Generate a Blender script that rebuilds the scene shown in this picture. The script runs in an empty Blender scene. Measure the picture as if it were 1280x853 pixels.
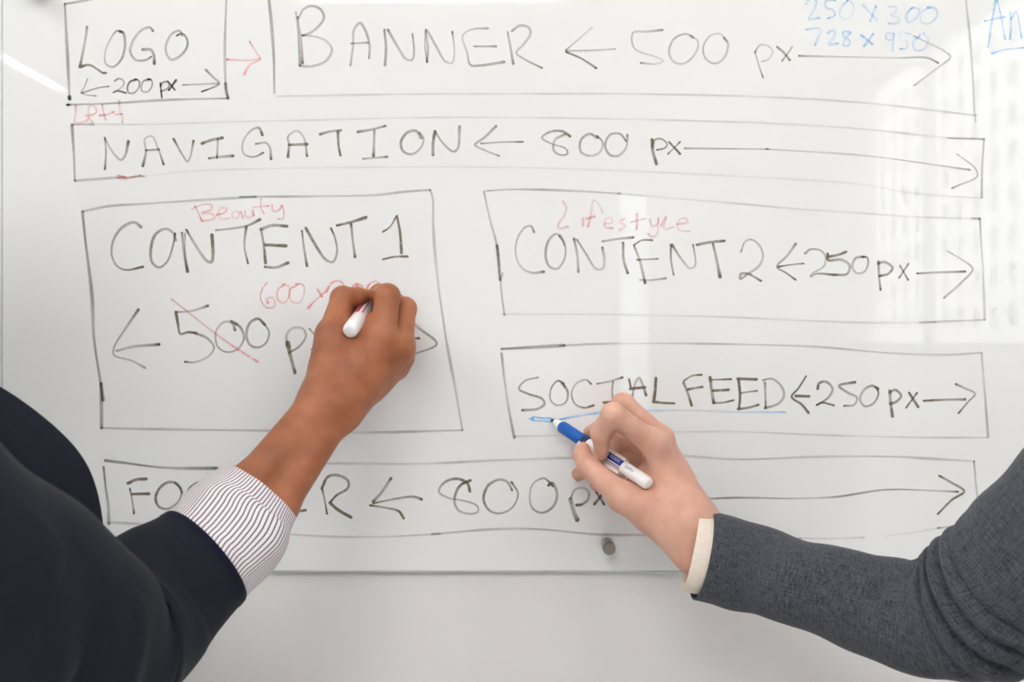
import bpy, math, random
import numpy as np
from mathutils import Vector

random.seed(7)
rng = np.random.default_rng(7)
sc = bpy.context.scene
col = sc.collection

# ------------------------------------------------------------------ camera
Z0 = 1.32            # height of the lens above the floor
CAM_D = 0.80         # lens to glass distance
F = 960.0            # focal length in pixels of a 1280 wide frame
cam_data = bpy.data.cameras.new('camera')
cam_data.sensor_width = 36.0
cam_data.lens = 36.0 * F / 1280.0
cam_data.clip_start = 0.02
cam_data.clip_end = 400
cam_data.dof.use_dof = True
cam_data.dof.focus_distance = 0.74
cam_data.dof.aperture_fstop = 7.0
cam = bpy.data.objects.new('camera', cam_data)
cam.location = (0, -CAM_D, Z0)
cam.rotation_euler = (math.pi / 2, 0, 0)
col.objects.link(cam)
sc.camera = cam

# ------------------------------------------------------------------ light
world = bpy.data.worlds.new('sky')
sc.world = world
world.use_nodes = True
bg = world.node_tree.nodes['Background']
bg.inputs[0].default_value = (0.80, 0.90, 1.0, 1)
bg.inputs[1].default_value = 3.2
sun = bpy.data.lights.new('sun', 'SUN')
sun.energy = 8.5
sun.angle = 0.01
sun.color = (1.0, 0.95, 0.88)
sun_o = bpy.data.objects.new('sun', sun)
sun_o.rotation_euler = (math.radians(8), math.radians(-48), 0)
col.objects.link(sun_o)
WINDOW_PORTAL = True
PANEL_POWER = 8.8
sc.view_settings.view_transform = 'Standard'
sc.view_settings.look = 'None'
sc.view_settings.exposure = 0.0
sc.view_settings.gamma = 1.0
sc.view_settings.use_curve_mapping = False
sc.cycles.use_denoising = True
sc.cycles.max_bounces = 8
sc.cycles.diffuse_bounces = 5
sc.cycles.transparent_max_bounces = 24
sc.cycles.sample_clamp_indirect = 6
sc.cycles.caustics_reflective = False
sc.cycles.caustics_refractive = False


# ------------------------------------------------------------------ helpers
def at(px, py, d=0.0):
    """a place d metres in front of the glass on the sight line of one pixel"""
    s = (CAM_D - d) / F
    return np.array([(px - 640.0) * s, -d, Z0 + (426.5 - py) * s])


def tag(o, label=None, cat=None, group=None, kind=None):
    if label: o['label'] = label
    if cat: o['category'] = cat
    if group: o['group'] = group
    if kind: o['kind'] = kind
    return o


def link(name, verts, faces, mat=None, parent=None, smooth=True):
    me = bpy.data.meshes.new(name)
    me.from_pydata([tuple(map(float, v)) for v in verts], [], [tuple(map(int, f)) for f in faces])
    me.update()
    if smooth:
        me.polygons.foreach_set('use_smooth', [True] * len(me.polygons))
    o = bpy.data.objects.new(name, me)
    col.objects.link(o)
    if mat: me.materials.append(mat)
    if parent: o.parent = parent
    return o


class Geo:
    def __init__(self):
        self.v = []; self.f = []
    def add(self, v, f):
        n = len(self.v)
        self.v += [tuple(map(float, p)) for p in v]
        self.f += [tuple(int(i) + n for i in q) for q in f]
        return self
    def box(self, a, b):
        (x0, y0, z0), (x1, y1, z1) = a, b
        v = [(x0, y0, z0), (x1, y0, z0), (x1, y1, z0), (x0, y1, z0), (x0, y0, z1), (x1, y0, z1), (x1, y1, z1), (x0, y1, z1)]
        return self.add(v, [(0, 3, 2, 1), (4, 5, 6, 7), (0, 1, 5, 4), (1, 2, 6, 5), (2, 3, 7, 6), (3, 0, 4, 7)])
    def lathe(self, prof, origin, axis, seg=40):
        """prof = (distance along axis, radius)"""
        a = np.array(axis, float); a /= np.linalg.norm(a)
        h = np.array([0, 0, 1.0]) if abs(a[2]) < 0.9 else np.array([1.0, 0, 0])
        u = np.cross(a, h); u /= np.linalg.norm(u); w = np.cross(a, u)
        v = []; f = []
        for t, r in prof:
            for k in range(seg):
                q = 2 * math.pi * k / seg
                v.append(np.array(origin) + a * t + (u * math.cos(q) + w * math.sin(q)) * r)
        for i in range(len(prof) - 1):
            for k in range(seg):
                k2 = (k + 1) % seg
                f.append((i * seg + k, i * seg + k2, (i + 1) * seg + k2, (i + 1) * seg + k))
        f.append(tuple(range(seg))[::-1])
        f.append(tuple((len(prof) - 1) * seg + k for k in range(seg)))
        return self.add(v, f)
    def make(self, name, mat=None, parent=None, smooth=False, bevel=0.0):
        o = link(name, self.v, self.f, mat, parent, smooth)
        if bevel:
            m = o.modifiers.new('bevel', 'BEVEL'); m.width = bevel; m.segments = 3; m.limit_method = 'ANGLE'
        return o


def smooth_by_angle(o, deg=35):
    me = o.data
    try:
        me.set_sharp_from_angle(angle=math.radians(deg))
    except Exception:
        pass
    me.polygons.foreach_set('use_smooth', [True] * len(me.polygons))


# ------------------------------------------------------------------ materials
def srgb(r, g, b):
    def c(x):
        x /= 255.0
        return x / 12.92 if x <= 0.04045 else ((x + 0.055) / 1.055) ** 2.4
    return (c(r), c(g), c(b), 1)


def mat(name, base, rough=0.5, **kw):
    m = bpy.data.materials.new(name)
    m.use_nodes = True
    p = m.node_tree.nodes['Principled BSDF']
    p.inputs['Base Color'].default_value = base
    p.inputs['Roughness'].default_value = rough
    for k, v in kw.items():
        p.inputs[k.replace('_', ' ')].default_value = v
    return m


def N(m, kind, **kw):
    n = m.node_tree.nodes.new(kind)
    for k, v in kw.items():
        setattr(n, k, v)
    return n


def L(m, a, ao, b, bi):
    m.node_tree.links.new(a.outputs[ao], b.inputs[bi])


def bump(m, src, out, strength, dist=0.001):
    b = N(m, 'ShaderNodeBump'); b.inputs['Strength'].default_value = strength; b.inputs['Distance'].default_value = dist
    L(m, src, out, b, 'Height')
    L(m, b, 'Normal', m.node_tree.nodes['Principled BSDF'], 'Normal')
    return b


def tint_noise(m, c1, c2, scale, detail=3, coord='Object', lo=0.35, hi=0.65):
    tc = N(m, 'ShaderNodeTexCoord'); n = N(m, 'ShaderNodeTexNoise')
    n.inputs['Scale'].default_value = scale; n.inputs['Detail'].default_value = detail
    L(m, tc, coord, n, 'Vector')
    r = N(m, 'ShaderNodeValToRGB')
    r.color_ramp.elements[0].position = lo; r.color_ramp.elements[0].color = c1
    r.color_ramp.elements[1].position = hi; r.color_ramp.elements[1].color = c2
    L(m, n, 'Fac', r, 'Fac')
    L(m, r, 'Color', m.node_tree.nodes['Principled BSDF'], 'Base Color')
    return tc, n, r


M = {}
M['glass_white'] = mat('back_painted_glass', (0.80, 0.815, 0.812, 1), 0.55, Coat_Weight=1.0, Coat_Roughness=0.0, Coat_IOR=1.52)
M['glass_white'].node_tree.nodes['Principled BSDF'].inputs['Specular IOR Level'].default_value = 0.0
M['glass_edge'] = mat('green_glass_edge', srgb(186, 200, 194), 0.12, Coat_Weight=0.6)
m = M['wall'] = mat('painted_wall', srgb(226, 223, 220), 0.75)
tc, n, r = tint_noise(m, srgb(224, 222, 221), srgb(233, 231, 230), 2.4, 4)
n2 = N(m, 'ShaderNodeTexNoise'); n2.inputs['Scale'].default_value = 420; L(m, tc, 'Object', n2, 'Vector'); bump(m, n2, 'Fac', 0.12, 0.0006)
M['ceiling'] = mat('ceiling_paint', srgb(236, 236, 234), 0.9)
m = M['floor'] = mat('pale_floor', srgb(120, 118, 116), 0.95)
tint_noise(m, srgb(216, 214, 211), srgb(232, 230, 228), 90, 4)
M['frame'] = mat('window_frame_grey', srgb(205, 206, 208), 0.45)
M['steel'] = mat('brushed_steel', (0.50, 0.47, 0.43, 1), 0.34, Metallic=1.0)
M['steel_face'] = mat('brushed_steel_face', (0.26, 0.235, 0.205, 1), 0.42, Metallic=1.0)
m = M['lamp'] = mat('lamp_diffuser', (1, 1, 1, 1), 0.6)
p = m.node_tree.nodes['Principled BSDF']; p.inputs['Emission Color'].default_value = (1.0, 0.99, 0.975, 1); p.inputs['Emission Strength'].default_value = PANEL_POWER

# window pane: thin clear sheet
m = M['pane'] = bpy.data.materials.new('clear_window_pane'); m.use_nodes = True
nt = m.node_tree; nt.nodes.remove(nt.nodes['Principled BSDF'])
tr = N(m, 'ShaderNodeBsdfTransparent'); gl = N(m, 'ShaderNodeBsdfGlossy'); gl.inputs['Roughness'].default_value = 0.0
mx = N(m, 'ShaderNodeMixShader'); mx.inputs['Fac'].default_value = 0.06
L(m, tr, 'BSDF', mx, 1); L(m, gl, 'BSDF', mx, 2); L(m, mx, 'Shader', nt.nodes['Material Output'], 'Surface')

# facade across the street: pale cladding with a regular grid of grey windows
m = M['facade'] = mat('facade_cladding', srgb(225, 222, 216), 0.8)
tc = N(m, 'ShaderNodeTexCoord'); sx = N(m, 'ShaderNodeSeparateXYZ'); L(m, tc, 'Object', sx, 'Vector')
masks = []
for ax_, pitch, lo_, hi_ in (('Y', 2.5, .32, .74), ('Z', 3.4, .20, .78)):
    dv = N(m, 'ShaderNodeMath', operation='DIVIDE'); L(m, sx, ax_, dv, 0); dv.inputs[1].default_value = pitch
    fc = N(m, 'ShaderNodeMath', operation='FRACT'); L(m, dv, 'Value', fc, 0)
    g1 = N(m, 'ShaderNodeMath', operation='GREATER_THAN'); L(m, fc, 'Value', g1, 0); g1.inputs[1].default_value = lo_
    g2 = N(m, 'ShaderNodeMath', operation='LESS_THAN'); L(m, fc, 'Value', g2, 0); g2.inputs[1].default_value = hi_
    mm = N(m, 'ShaderNodeMath', operation='MULTIPLY'); L(m, g1, 'Value', mm, 0); L(m, g2, 'Value', mm, 1); masks.append(mm)
mm = N(m, 'ShaderNodeMath', operation='MULTIPLY'); L(m, masks[0], 'Value', mm, 0); L(m, masks[1], 'Value', mm, 1)
mxc = N(m, 'ShaderNodeMix', data_type='RGBA'); L(m, mm, 'Value', mxc, 'Factor')
mxc.inputs[6].default_value = srgb(232, 229, 224); mxc.inputs[7].default_value = srgb(96, 104, 114)
m.node_tree.links.new(mxc.outputs[2], m.node_tree.nodes['Principled BSDF'].inputs['Base Color'])


def ink(name, base):
    """dry marker ink: a film whose cover varies along each stroke"""
    m = mat(name, base, 0.45)
    a = N(m, 'ShaderNodeAttribute'); a.attribute_name = 'cover'
    tc = N(m, 'ShaderNodeTexCoord'); n = N(m, 'ShaderNodeTexNoise'); n.inputs['Scale'].default_value = 260; n.inputs['Detail'].default_value = 2
    L(m, tc, 'Object', n, 'Vector')
    mr = N(m, 'ShaderNodeMapRange'); mr.inputs['From Min'].default_value = 0.3; mr.inputs['From Max'].default_value = 0.7
    mr.inputs['To Min'].default_value = 0.78; mr.inputs['To Max'].default_value = 1.12
    L(m, n, 'Fac', mr, 'Value')
    mu = N(m, 'ShaderNodeMath', operation='MULTIPLY', use_clamp=True)
    L(m, a, 'Fac', mu, 0); L(m, mr, 'Result', mu, 1)
    L(m, mu, 'Value', m.node_tree.nodes['Principled BSDF'], 'Alpha')
    return m


M['ink_black'] = ink('black_marker_ink', (0.036, 0.033, 0.027, 1))
M['ink_brown'] = ink('faded_black_marker_ink', (0.185, 0.148, 0.098, 1))
M['ink_red'] = ink('red_marker_ink', (1.0, 0.27, 0.28, 1))
M['ink_blue'] = ink('blue_marker_ink', (0.22, 0.58, 1.0, 1))


def skin(name, c1, c2, sss):
    m = mat(name, c1, 0.46)
    tc, n, r = tint_noise(m, c1, c2, 38, 4, lo=0.3, hi=0.7)
    p = m.node_tree.nodes['Principled BSDF']
    p.inputs['Subsurface Weight'].default_value = 0.22
    p.inputs['Subsurface Radius'].default_value = (1.0, 0.35, 0.2)
    p.inputs['Subsurface Scale'].default_value = 0.004
    p.inputs['Specular IOR Level'].default_value = 0.36
    v = N(m, 'ShaderNodeTexVoronoi'); v.inputs['Scale'].default_value = 900; L(m, tc, 'Object', v, 'Vector')
    n2 = N(m, 'ShaderNodeTexNoise'); n2.inputs['Scale'].default_value = 130; n2.inputs['Detail'].default_value = 5; L(m, tc, 'Object', n2, 'Vector')
    ad = N(m, 'ShaderNodeMath', operation='MULTIPLY_ADD'); L(m, v, 'Distance', ad, 0); ad.inputs[1].default_value = 0.35; L(m, n2, 'Fac', ad, 2)
    bump(m, ad, 'Value', 0.55, 0.0009)
    return m


M['skin_brown'] = skin('brown_skin', srgb(146, 88, 58), srgb(178, 112, 78), 0)
M['skin_pale'] = skin('pale_skin', srgb(210, 158, 136), srgb(228, 182, 162), 0)
M['nail_brown'] = mat('brown_nail', srgb(190, 140, 118), 0.3)
M['nail_pale'] = mat('pale_nail', srgb(232, 192, 178), 0.3)


def cloth(name, c1, c2, scale, bumpy, rough=0.85, coord='Object'):
    m = mat(name, c1, rough)
    tc = N(m, 'ShaderNodeTexCoord')
    n = N(m, 'ShaderNodeTexNoise'); n.inputs['Scale'].default_value = scale; n.inputs['Detail'].default_value = 5
    L(m, tc, coord, n, 'Vector')
    r = N(m, 'ShaderNodeValToRGB')
    r.color_ramp.elements[0].position = 0.36; r.color_ramp.elements[0].color = c1
    r.color_ramp.elements[1].position = 0.66; r.color_ramp.elements[1].color = c2
    L(m, n, 'Fac', r, 'Fac'); L(m, r, 'Color', m.node_tree.nodes['Principled BSDF'], 'Base Color')
    m.node_tree.nodes['Principled BSDF'].inputs['Sheen Weight'].default_value = 0.03
    m.node_tree.nodes['Principled BSDF'].inputs['Specular IOR Level'].default_value = 0.2
    bump(m, n, 'Fac', bumpy, 0.0006)
    return m


M['navy'] = cloth('navy_suiting', srgb(20, 25, 34), srgb(27, 33, 43), 700, 0.25)
M['navy_edge'] = cloth('navy_edge_binding', srgb(16, 17, 34), srgb(22, 23, 44), 700, 0.2)
M['hair_dark'] = cloth('dark_hair', srgb(26, 20, 17), srgb(44, 34, 28), 60, 0.5, 0.5)
M['hair_brown'] = cloth('brown_hair', srgb(74, 50, 33), srgb(104, 74, 50), 60, 0.5, 0.5)
M['trouser_dark'] = cloth('dark_trouser_cloth', srgb(34, 35, 40), srgb(45, 46, 51), 500, 0.2)
M['shoe'] = mat('black_shoe_leather', srgb(22, 21, 21), 0.35)
M['eye'] = mat('eye_white', srgb(235, 232, 228), 0.15)
M['iris'] = mat('dark_iris', srgb(48, 30, 20), 0.1)
M['lip'] = mat('lip', srgb(170, 92, 86), 0.4)
M['cuff_cream'] = cloth('cream_shirt_cloth', srgb(236, 222, 208), srgb(244, 232, 220), 500, 0.15)
M['shirt_plain'] = cloth('white_shirt_cloth', srgb(228, 224, 226), srgb(238, 235, 237), 500, 0.15)
M['undershirt'] = cloth('charcoal_knit', srgb(40, 44, 52), srgb(52, 56, 64), 400, 0.3)

# grey heather wool: two crossed thread noises
m = M['grey_wool'] = mat('grey_heather_wool', srgb(90, 92, 98), 0.9)
tc = N(m, 'ShaderNodeTexCoord')
outs = []
for sc_xyz in ((10, 80, 1), (130, 6, 1)):
    mp = N(m, 'ShaderNodeMapping'); mp.inputs['Scale'].default_value = sc_xyz
    n = N(m, 'ShaderNodeTexNoise'); n.inputs['Scale'].default_value = 3.0; n.inputs['Detail'].default_value = 3
    L(m, tc, 'UV', mp, 'Vector'); L(m, mp, 'Vector', n, 'Vector'); outs.append(n)
n3 = N(m, 'ShaderNodeTexNoise'); n3.inputs['Scale'].default_value = 900; n3.inputs['Detail'].default_value = 3; L(m, tc, 'Object', n3, 'Vector')
a1 = N(m, 'ShaderNodeMath', operation='ADD'); L(m, outs[0], 'Fac', a1, 0); L(m, outs[1], 'Fac', a1, 1)
a2 = N(m, 'ShaderNodeMath', operation='ADD'); L(m, a1, 'Value', a2, 0); L(m, n3, 'Fac', a2, 1)
mr = N(m, 'ShaderNodeMapRange'); mr.inputs['From Min'].default_value = 1.1; mr.inputs['From Max'].default_value = 1.9; L(m, a2, 'Value', mr, 'Value')
r = N(m, 'ShaderNodeValToRGB'); r.color_ramp.elements[0].color = srgb(36, 37, 42); r.color_ramp.elements[1].color = srgb(100, 103, 112)
L(m, mr, 'Result', r, 'Fac'); L(m, r, 'Color', m.node_tree.nodes['Principled BSDF'], 'Base Color')
m.node_tree.nodes['Principled BSDF'].inputs['Sheen Weight'].default_value = 0.12
m.node_tree.nodes['Principled BSDF'].inputs['Specular IOR Level'].default_value = 0.15
bump(m, a2, 'Value', 0.25, 0.0006)

# pinstriped shirt cloth: thin dark stripes that run along the sleeve
m = M['stripe'] = mat('striped_shirt_cloth', srgb(235, 228, 232), 0.8)
tc = N(m, 'ShaderNodeTexCoord'); sx = N(m, 'ShaderNodeSeparateXYZ'); L(m, tc, 'UV', sx, 'Vector')
nz = N(m, 'ShaderNodeTexNoise'); nz.inputs['Scale'].default_value = 3.0; L(m, tc, 'UV', nz, 'Vector')
ma = N(m, 'ShaderNodeMath', operation='MULTIPLY_ADD'); L(m, nz, 'Fac', ma, 0); ma.inputs[1].default_value = 0.004; L(m, sx, 'X', ma, 2)
mu = N(m, 'ShaderNodeMath', operation='MULTIPLY'); L(m, ma, 'Value', mu, 0); mu.inputs[1].default_value = 78.0
frc = N(m, 'ShaderNodeMath', operation='FRACT'); L(m, mu, 'Value', frc, 0)
r = N(m, 'ShaderNodeValToRGB')
cr = r.color_ramp; cr.elements[0].position = 0.0; cr.elements[0].color = srgb(240, 232, 236)
cr.elements[1].position = 1.0; cr.elements[1].color = srgb(240, 232, 236)
for ps, c in ((0.30, srgb(240, 232, 236)), (0.40, srgb(92, 82, 96)), (0.62, srgb(92, 82, 96)), (0.72, srgb(240, 232, 236))):
    e = cr.elements.new(ps); e.color = c
L(m, frc, 'Value', r, 'Fac'); L(m, r, 'Color', m.node_tree.nodes['Principled BSDF'], 'Base Color')
n3 = N(m, 'ShaderNodeTexNoise'); n3.inputs['Scale'].default_value = 900; L(m, tc, 'Object', n3, 'Vector'); bump(m, n3, 'Fac', 0.15, 0.0004)

M['grey_wool_body'] = cloth('grey_heather_wool_trunk', srgb(54, 55, 61), srgb(80, 82, 90), 260, 0.3)
M['plastic_white'] = mat('white_plastic', srgb(238, 238, 238), 0.3)
M['clip_cream'] = mat('cream_plastic', srgb(238, 232, 220), 0.35)
M['grip_blue'] = mat('blue_grip', srgb(0, 92, 184), 0.4)
M['blue_dark'] = mat('dark_blue_plastic', srgb(14, 38, 96), 0.35)
M['label_blue'] = mat('blue_label_print', srgb(26, 58, 142), 0.35)
M['label_red'] = mat('red_label_print', srgb(176, 40, 62), 0.35)
M['grip_red'] = mat('red_grip', srgb(188, 34, 48), 0.4)
M['red_dark'] = mat('dark_red_plastic', srgb(110, 18, 30), 0.35)
M['nib_dark'] = mat('dark_blue_felt_nib', srgb(14, 20, 46), 0.8)
M['nib_red'] = mat('dark_red_felt_nib', srgb(120, 16, 24), 0.8)

# ------------------------------------------------------------------ the room
XR, XL, YB, ZC = 2.0, -3.6, -5.0, 2.95
WALLY = 0.0068
SILL, HEAD = Z0 - 0.04, Z0 + 1.46
WY0, WY1 = -2.05, -3.66          # side window, along y
T = 0.12


def struct(name, g, m):
    o = g.make(name, m); o['kind'] = 'structure'; return o


struct('floor', Geo().box((XL - T, YB - T, -0.1), (XR + T, WALLY + T, 0)), M['floor'])
struct('ceiling', Geo().box((XL - T, YB - T, ZC), (XR + T, WALLY + T, ZC + 0.1)), M['ceiling'])
struct('wall_front', Geo().box((XL - T, WALLY, 0), (XR + T, WALLY + T, ZC)), M['wall'])
struct('wall_left', Geo().box((XL - T, YB, 0), (XL, WALLY, ZC)), M['wall'])
g = Geo()
g.box((XR, YB, 0), (XR + T, WALLY, SILL)).box((XR, YB, HEAD), (XR + T, WALLY, ZC))
g.box((XR, WY0, SILL), (XR + T, WALLY, HEAD)).box((XR, YB, SILL), (XR + T, WY1, HEAD))
struct('wall_right', g, M['wall'])
BX0, BX1, BZ0, BZ1 = 0.80, 1.06, 0.10, Z0 + 1.15
g = Geo()
g.box((XL, YB - T, 0), (BX0, YB, ZC)).box((BX1, YB - T, 0), (XR, YB, ZC))
g.box((BX0, YB - T, 0), (BX1, YB, BZ0)).box((BX0, YB - T, BZ1), (BX1, YB, ZC))
struct('wall_back', g, M['wall'])
g = Geo()
g.box((XL, WALLY - 0.012, 0), (XR, WALLY, 0.09))
struct('baseboard_front', g, M['frame'])
# side window: frame with mullions, then panes
w1 = bpy.data.objects.new('window_1', None); w1.location = (0, 0, 0); col.objects.link(w1); w1['kind'] = 'structure'
g = Geo()
x0, x1 = XR + 0.03, XR + 0.08
g.box((x0, WY1, SILL), (x1, WY0, SILL + 0.03)).box((x0, WY1, HEAD - 0.03), (x1, WY0, HEAD))
for yy in (WY0 - 0.03, -3.0, WY1):
    g.box((x0, yy, SILL + 0.03), (x1, yy + 0.03, HEAD - 0.03))
g.make('window_frame', M['frame'], w1)
Geo().box((XR + 0.052, WY1 + 0.03, SILL + 0.03), (XR + 0.056, WY0 - 0.03, HEAD - 0.03)).make('pane', M['pane'], w1)
w2 = bpy.data.objects.new('window_2', None); col.objects.link(w2); w2['kind'] = 'structure'
g = Geo()
for a, b in (((BX0, BZ0), (BX0 + 0.02, BZ1)), ((BX1 - 0.02, BZ0), (BX1, BZ1)), ((BX0 + 0.02, BZ0), (BX1 - 0.02, BZ0 + 0.02)), ((BX0 + 0.02, BZ1 - 0.02), (BX1 - 0.02, BZ1)), ((BX0 + 0.02, 1.0), (BX1 - 0.02, 1.02))):
    g.box((a[0], YB - 0.08, a[1]), (b[0], YB - 0.03, b[1]))
g.make('window_frame', M['frame'], w2)
Geo().box((BX0 + 0.02, YB - 0.057, BZ0 + 0.02), (BX1 - 0.02, YB - 0.053, BZ1 - 0.02)).make('pane', M['pane'], w2)
if WINDOW_PORTAL:
    for nm, loc, rot, sx_, sy_ in (('window_portal', (XR + 0.11, (WY0 + WY1) / 2, (SILL + HEAD) / 2), (0, math.pi / 2, 0), HEAD - SILL, WY0 - WY1),):
        l = bpy.data.lights.new(nm, 'AREA'); l.shape = 'RECTANGLE'; l.size = sx_; l.size_y = sy_; l.cycles.is_portal = True
        o = bpy.data.objects.new(nm, l); o.location = loc; o.rotation_euler = rot; col.objects.link(o)
# street ground and the building over the way
o = Geo().box((XR + 6, -160, -22.2), (120, 60, -22)).make('street_ground', mat('street_asphalt', srgb(150, 150, 150), 0.9)); o['kind'] = 'structure'
bld = bpy.data.objects.new('outside_building', None); bld.location = (42, -60, -22); col.objects.link(bld)
tag(bld, 'pale office building with a grid of grey windows across the street', 'building')
Geo().box((0, -42, 0), (14, 42, 86)).make('facade', M['facade'], bld)
Geo().box((-0.4, -42.4, 86), (14.4, 42.4, 87)).make('roof_parapet', M['frame'], bld)


def panel(x, y, sx_, sy_, label, group=None):
    o = bpy.data.objects.new('ceiling_light', None); o.location = (x, y, ZC); col.objects.link(o)
    tag(o, label, 'ceiling light', group)
    g = Geo()
    a, b, t = sx_ / 2, sy_ / 2, 0.02
    g.box((-a - t, -b - t, -0.045), (-a, b + t, 0)).box((a, -b - t, -0.045), (a + t, b + t, 0))
    g.box((-a, -b - t, -0.045), (a, -b, 0)).box((-a, b, -0.045), (a, b + t, 0))
    g.make('lamp_housing', M['frame'], o)
    Geo().box((-a, -b, -0.035), (a, b, -0.012)).make('lamp_diffuser', M['lamp'], o)
    return o


panel(1.25, -1.9, 0.85, 1.1, 'added square fill light panel, unseen on the ceiling nearest the window', None)  # invented panel out of view, brightens board and hands from the right
panel(-0.4, -2.25, 1.2, 1.1, 'added square fill light panel, unseen in the middle of the ceiling', None)  # invented panel out of view, evens the front light on the board
panel(-1.9, -1.15, 1.15, 1.1, 'added square fill light panel, unseen on the ceiling farthest from the window', None)  # added out of view to lift the dark left side of the board
panel(-2.85, -3.6, 0.09, 0.9, 'narrow strip ceiling light mirrored at the upper left of the board', None)

# ------------------------------------------------------------------ the glass board
bx0, bz0 = at(3, 714)[0], at(3, 714)[2]
bx1, bz1 = bx0 + 2.40, bz0 + 1.20
board = bpy.data.objects.new('glass_whiteboard', None); board.location = (0, 0, 0); col.objects.link(board)
tag(board, 'white glass whiteboard covered in a handwritten page layout', 'whiteboard')
o = Geo().box((bx0, 0, bz0), (bx1, 0.006, bz1)).make('glass_panel', M['glass_white'], board, bevel=0.0009)
e = 0.0012
g = Geo()
g.box((bx0 - e, 0.0003, bz0 - e), (bx0, 0.0057, bz1 + e)).box((bx1, 0.0003, bz0 - e), (bx1 + e, 0.0057, bz1 + e))
g.box((bx0, 0.0003, bz0 - e), (bx1, 0.0057, bz0)).box((bx0, 0.0003, bz1), (bx1, 0.0057, bz1 + e))
tag(g.make('glass_edge', M['glass_edge'], board), 'greenish polished glass edge')


def standoff(x, z, label):
    o = bpy.data.objects.new('standoff_bolt', None); o.location = (x, 0, z); col.objects.link(o)
    tag(o, label, 'bolt', 'steel bolts that hold the glass board')
    R = 0.0062
    b = Geo().lathe([(0, R), (0.0155, R), (0.0166, R * 0.97)], (0, 0, 0), (0, -1, 0)).make('bolt_barrel', M['steel'], o)
    smooth_by_angle(b)
    b = Geo().lathe([(0.0166, R * 0.99), (0.0172, R * 1.04), (0.0215, R * 1.04), (0.0222, R * 0.98)], (0, 0, 0), (0, -1, 0)).make('bolt_cap', M['steel_face'], o)
    smooth_by_angle(b)
    return o


sx0 = at(50, 0)[0]; sxm = at(758.5, 0)[0]; szb = at(0, 679.5)[2]; szm = at(0, -8)[2]; szt = bz1 - 0.036
for x, z, lb in ((sx0, szb, 'steel bolt at the bottom corner of the glass board behind the navy jacket'),
                 (sxm, szb, 'steel bolt at the bottom edge of the glass board below FOOTER'),
                 (sx0, szm, 'steel bolt at the side edge of the glass board above LOGO')):
    standoff(x, z, lb)

# ------------------------------------------------------------------ writing
layer = [0]


def spline(pts, step=1.2):
    P = np.array(pts, float)
    if len(P) == 2:
        n = max(2, int(np.linalg.norm(P[1] - P[0]) / 4))
        t = np.linspace(0, 1, n + 1)[:, None]
        return P[0] * (1 - t) + P[1] * t
    ext = np.vstack([2 * P[0] - P[1], P, 2 * P[-1] - P[-2]])
    out = []
    for i in range(1, len(ext) - 2):
        p0, p1, p2, p3 = ext[i - 1:i + 3]
        n = max(2, int(np.linalg.norm(p2 - p1) / step))
        n = min(n, 24)
        # centripetal parametrisation keeps pen strokes free of overshoot
        d1 = max(np.linalg.norm(p1 - p0), 1e-6) ** .5; d2 = max(np.linalg.norm(p2 - p1), 1e-6) ** .5; d3 = max(np.linalg.norm(p3 - p2), 1e-6) ** .5
        m1 = (p2 - p1) + d2 * ((p1 - p0) / d1 - (p2 - p0) / (d1 + d2))
        m2 = (p2 - p1) + d2 * ((p3 - p2) / d3 - (p3 - p1) / (d2 + d3))
        for t in np.linspace(0, 1, n, endpoint=False):
            t2, t3 = t * t, t * t * t
            out.append((2 * t3 - 3 * t2 + 1) * p1 + (t3 - 2 * t2 + t) * m1 + (-2 * t3 + 3 * t2) * p2 + (t3 - t2) * m2)
    out.append(P[-1])
    return np.array(out)


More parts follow.
